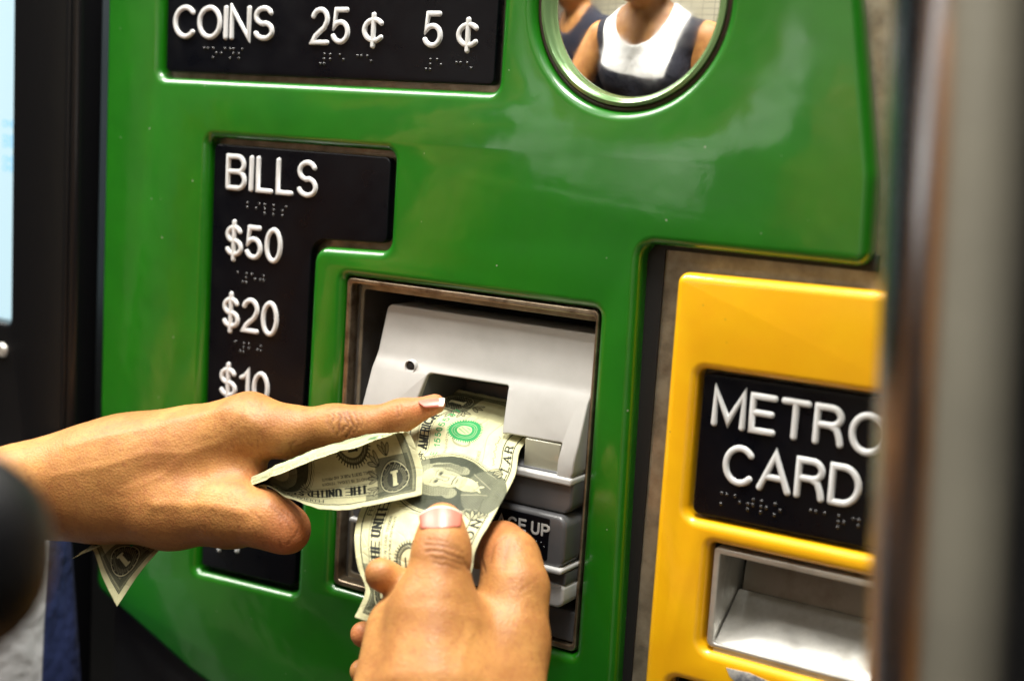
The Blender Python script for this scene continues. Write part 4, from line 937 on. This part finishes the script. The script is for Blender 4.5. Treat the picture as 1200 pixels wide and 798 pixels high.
def note_mat(name, im):
    m = mat(name, (1, 1, 1), .62, bump=[(350, .35, .12), (60, .5, .5)], coords='UV'); nt = m.node_tree; N = nt.nodes; L = nt.links; p = N['Principled BSDF']
    tx = N.new('ShaderNodeTexImage'); tx.image = im; tx.interpolation = 'Cubic'; tx.extension = 'EXTEND'; tc = N.new('ShaderNodeTexCoord'); L.new(tc.outputs['UV'], tx.inputs[0])
    nz = N.new('ShaderNodeTexNoise'); nz.inputs['Scale'].default_value = 9; nz.inputs['Detail'].default_value = 6; L.new(tc.outputs['UV'], nz.inputs['Vector'])
    rp = N.new('ShaderNodeMapRange'); rp.inputs[1].default_value = .3; rp.inputs[2].default_value = .7; rp.inputs[3].default_value = .82; rp.inputs[4].default_value = 1.06; L.new(nz.outputs[0], rp.inputs[0])
    mx = N.new('ShaderNodeMix'); mx.data_type = 'RGBA'; mx.blend_type = 'MULTIPLY'; mx.inputs[0].default_value = 1; L.new(tx.outputs[0], mx.inputs[6]); L.new(rp.outputs[0], mx.inputs[7]); L.new(mx.outputs[2], p.inputs['Base Color'])
    vo = N.new('ShaderNodeTexVoronoi'); vo.feature = 'DISTANCE_TO_EDGE'; vo.inputs['Scale'].default_value = 7; mp2 = N.new('ShaderNodeMapping'); mp2.inputs['Scale'].default_value = (2.2, 1, 1); n3 = N.new('ShaderNodeTexNoise'); n3.inputs['Scale'].default_value = 5
    mv = N.new('ShaderNodeMix'); mv.data_type = 'RGBA'; mv.inputs[0].default_value = .12; L.new(tc.outputs['UV'], mp2.inputs[0]); L.new(mp2.outputs[0], n3.inputs['Vector']); L.new(mp2.outputs[0], mv.inputs[6]); L.new(n3.outputs['Color'], mv.inputs[7]); L.new(mv.outputs[2], vo.inputs['Vector'])
    m3 = N.new('ShaderNodeMapRange'); m3.inputs[1].default_value = 0; m3.inputs[2].default_value = .05; L.new(vo.outputs['Distance'], m3.inputs[0])
    b3 = N.new('ShaderNodeBump'); b3.inputs['Strength'].default_value = .35; b3.inputs['Distance'].default_value = .0004; L.new(m3.outputs[0], b3.inputs['Height']); old = p.inputs['Normal'].links[0].from_socket; L.new(old, b3.inputs['Normal']); L.new(b3.outputs[0], p.inputs['Normal'])
    p.inputs['Specular IOR Level'].default_value = .25
    return m
M['note_front'] = note_mat('note_front_print', to_image('note_front', front())); M['note_back'] = note_mat('note_back_print', to_image('note_back', back()))
def hermite(xs, Y, q):
    xs = np.array(xs, float); Y = np.array(Y, float); n = len(xs); T = np.zeros_like(Y)
    for i in range(n):
        if i == 0: T[i] = (Y[1]-Y[0])/(xs[1]-xs[0])
        elif i == n-1: T[i] = (Y[-1]-Y[-2])/(xs[-1]-xs[-2])
        else:
            h0, h1 = xs[i]-xs[i-1], xs[i+1]-xs[i]; T[i] = ((Y[i]-Y[i-1])/h0*h1+(Y[i+1]-Y[i])/h1*h0)/(h0+h1)
    i = np.clip(np.searchsorted(xs, q, side='right')-1, 0, n-2); h = xs[i+1]-xs[i]; t = (q-xs[i])/h
    sh = (-1,)+(1,)*(Y.ndim-1); t = t.reshape(sh); h = h.reshape(sh)
    return (2*t**3-3*t**2+1)*Y[i]+(t**3-2*t**2+t)*h*T[i]+(-2*t**3+3*t**2)*Y[i+1]+(t**3-t**2)*h*T[i+1]
def note(name, us, vs, ctrl, label, wr_amp, seed, nu=260, nv=96, folds=((78, .05, .9), (39, -.3, -.7), (108, .45, .8), (60, -.7, .5), (20, .5, .6))):
    G = np.array(ctrl, float)                                     # [u][v][3]
    qu = np.linspace(0, 156, nu); qv = np.linspace(0, 66, nv)
    A = hermite(us, G, qu); A = hermite(vs, A.transpose(1, 0, 2), qv).transpose(1, 0, 2)   # nu x nv x 3
    du = np.gradient(A, axis=0); dv_ = np.gradient(A, axis=1); n = np.cross(dv_, du); n /= np.linalg.norm(n, axis=2)[..., None]+1e-9
    w = np.zeros((nu, nv))
    for (fu, sl_, am) in folds:
        w -= am*np.exp(-np.abs(qu[:, None]-fu-sl_*(qv[None, :]-33))/4.5)
    for i in range(nu):
        for j in range(nv):
            p = Vector((qu[i]/17+seed, qv[j]/14, seed*3.1)); w[i, j] += noise.noise(p)+.45*noise.noise(p*2.7)+.2*noise.noise(p*6.5)
    A = A+n*(w*wr_amp)[..., None]
    off = .07; V = np.concatenate([(A+n*off).reshape(-1, 3), (A-n*off).reshape(-1, 3)]); K = nu*nv
    I0 = (np.arange(nu-1)[:, None]*nv+np.arange(nv-1)[None, :]).ravel()
    Fq = np.stack([I0, I0+1, I0+nv+1, I0+nv], 1); Bq = np.stack([I0, I0+nv, I0+nv+1, I0+1], 1)+K
    e_ = [j for j in range(nv)]+[i*nv+nv-1 for i in range(1, nu)]+[(nu-1)*nv+j for j in range(nv-2, -1, -1)]+[i*nv for i in range(nu-2, 0, -1)]
    e_ = np.array(e_); e2 = np.roll(e_, -1); Eq = np.stack([e_, e_+K, e2+K, e2], 1)
    Qn = np.concatenate([Fq, Bq, Eq]); me = qmesh(name, V, Qn)
    uu = np.repeat(qu/156, nv); vv = 1-np.tile(qv/66, nu); UV = np.concatenate([np.stack([uu, vv], 1), np.stack([1-uu, vv], 1)])
    ul = me.uv_layers.new(name='UVMap'); ul.data.foreach_set('uv', UV[Qn.ravel()].astype(np.float32).ravel())
    mi = np.zeros(len(Qn), np.int32); mi[len(Fq):len(Fq)+len(Bq)] = 1; me.materials.append(M['note_front']); me.materials.append(M['note_back']); me.polygons.foreach_set('material_index', mi); me.update()
    o = bpy.data.objects.new(name, me); C.objects.link(o)
    tag(o, label, 'banknote', 'dollar notes held in the hands'); return o
wv = lambda a, b_, t, bow_, n_: tuple(np.array(a)*(1-t)+np.array(b_)*t+np.array(n_)*bow_*4*t*(1-t))
# note A: from inside the slot, out over the lower edge and down between thumb and fingers
edge = [(156, (-52, 28, -34), (13, 28, -37), 1), (138, (-53, 12, -39), (12.5, 12, -42), 1.5), (122, (-53, -5, -45), (12.5, -5, -47.5), 2.5)]
for uu_, l, r_, bw in ((100, (470, 525, 652), (604, 556, 618), 4), (78, (447, 553, 634), (589, 586, 600), 5), (58, (424, 592, 623), (571, 618, 587), 4), (42, (416, 628, 608), (556, 648, 579), 1), (27, (419, 665, 600), (550, 690, 574), 0), (13, (428, 694, 596), (548, 735, 572), 0), (0, (415, 723, 596), (545, 770, 568), 0)):
    edge.append((uu_, tuple(at(*l)), tuple(at(*r_)), bw))
edge = edge[::-1]; nrm = -AX[2]*.6+np.array([0, 0, 1.])*.8
ctrl = [[wv(a, b_, t, bw, nrm) for t in (0, .33, .67, 1)] for _, a, b_, bw in edge]
note('banknote', [e_[0] for e_ in edge], [0, 22, 44, 66], ctrl, 'one dollar note face up, its end in the bill slot, under the pink thumbnail', .75, 2.0)
# note B: rolled lengthwise in the left hand
stB = [(0, (494, 579, 604), (494, 545, 613), (480, 508.5, 617), (470, 507, 612), (459, 510, 606)),
       (25, (440, 592, 606), (439, 560, 617), (428, 515, 621), (425, 515, 615), (423, 522.5, 607)),
       (50, (385, 597.5, 613), (384, 568, 625), (375, 529, 629), (372, 528, 622), (370, 538, 613)),
       (75, (337, 583, 630), (338, 570, 640), (330, 547, 643), (327, 545, 636), (326, 557, 628)),
       (92, (303, 568, 645), (304, 566, 652), (304, 556, 655), (301, 556, 649), (298, 567, 643)),
       (108, (250, 590, 672), (245, 585, 678), (240, 580, 682), (235, 582, 678), (230, 590, 674)),
       (128, (192, 638, 676), (172, 628, 686), (150, 616, 690), (138, 618, 686), (126, 630, 682)),
       (142, (160, 676, 672), (140, 652, 682), (124, 628, 688), (125, 629, 685), (136, 630, 678)),
       (156, (137, 711, 668), (120, 676, 676), (108, 643, 684), (97, 647, 681), (84, 655, 676))]
note('banknote', [q[0] for q in stB], [0, 18, 34, 48, 66], [[at(*p) for p in q[1:]] for q in stB], 'one dollar note rolled between index finger and thumb, its corner hanging below the palm', .7, 7.3)
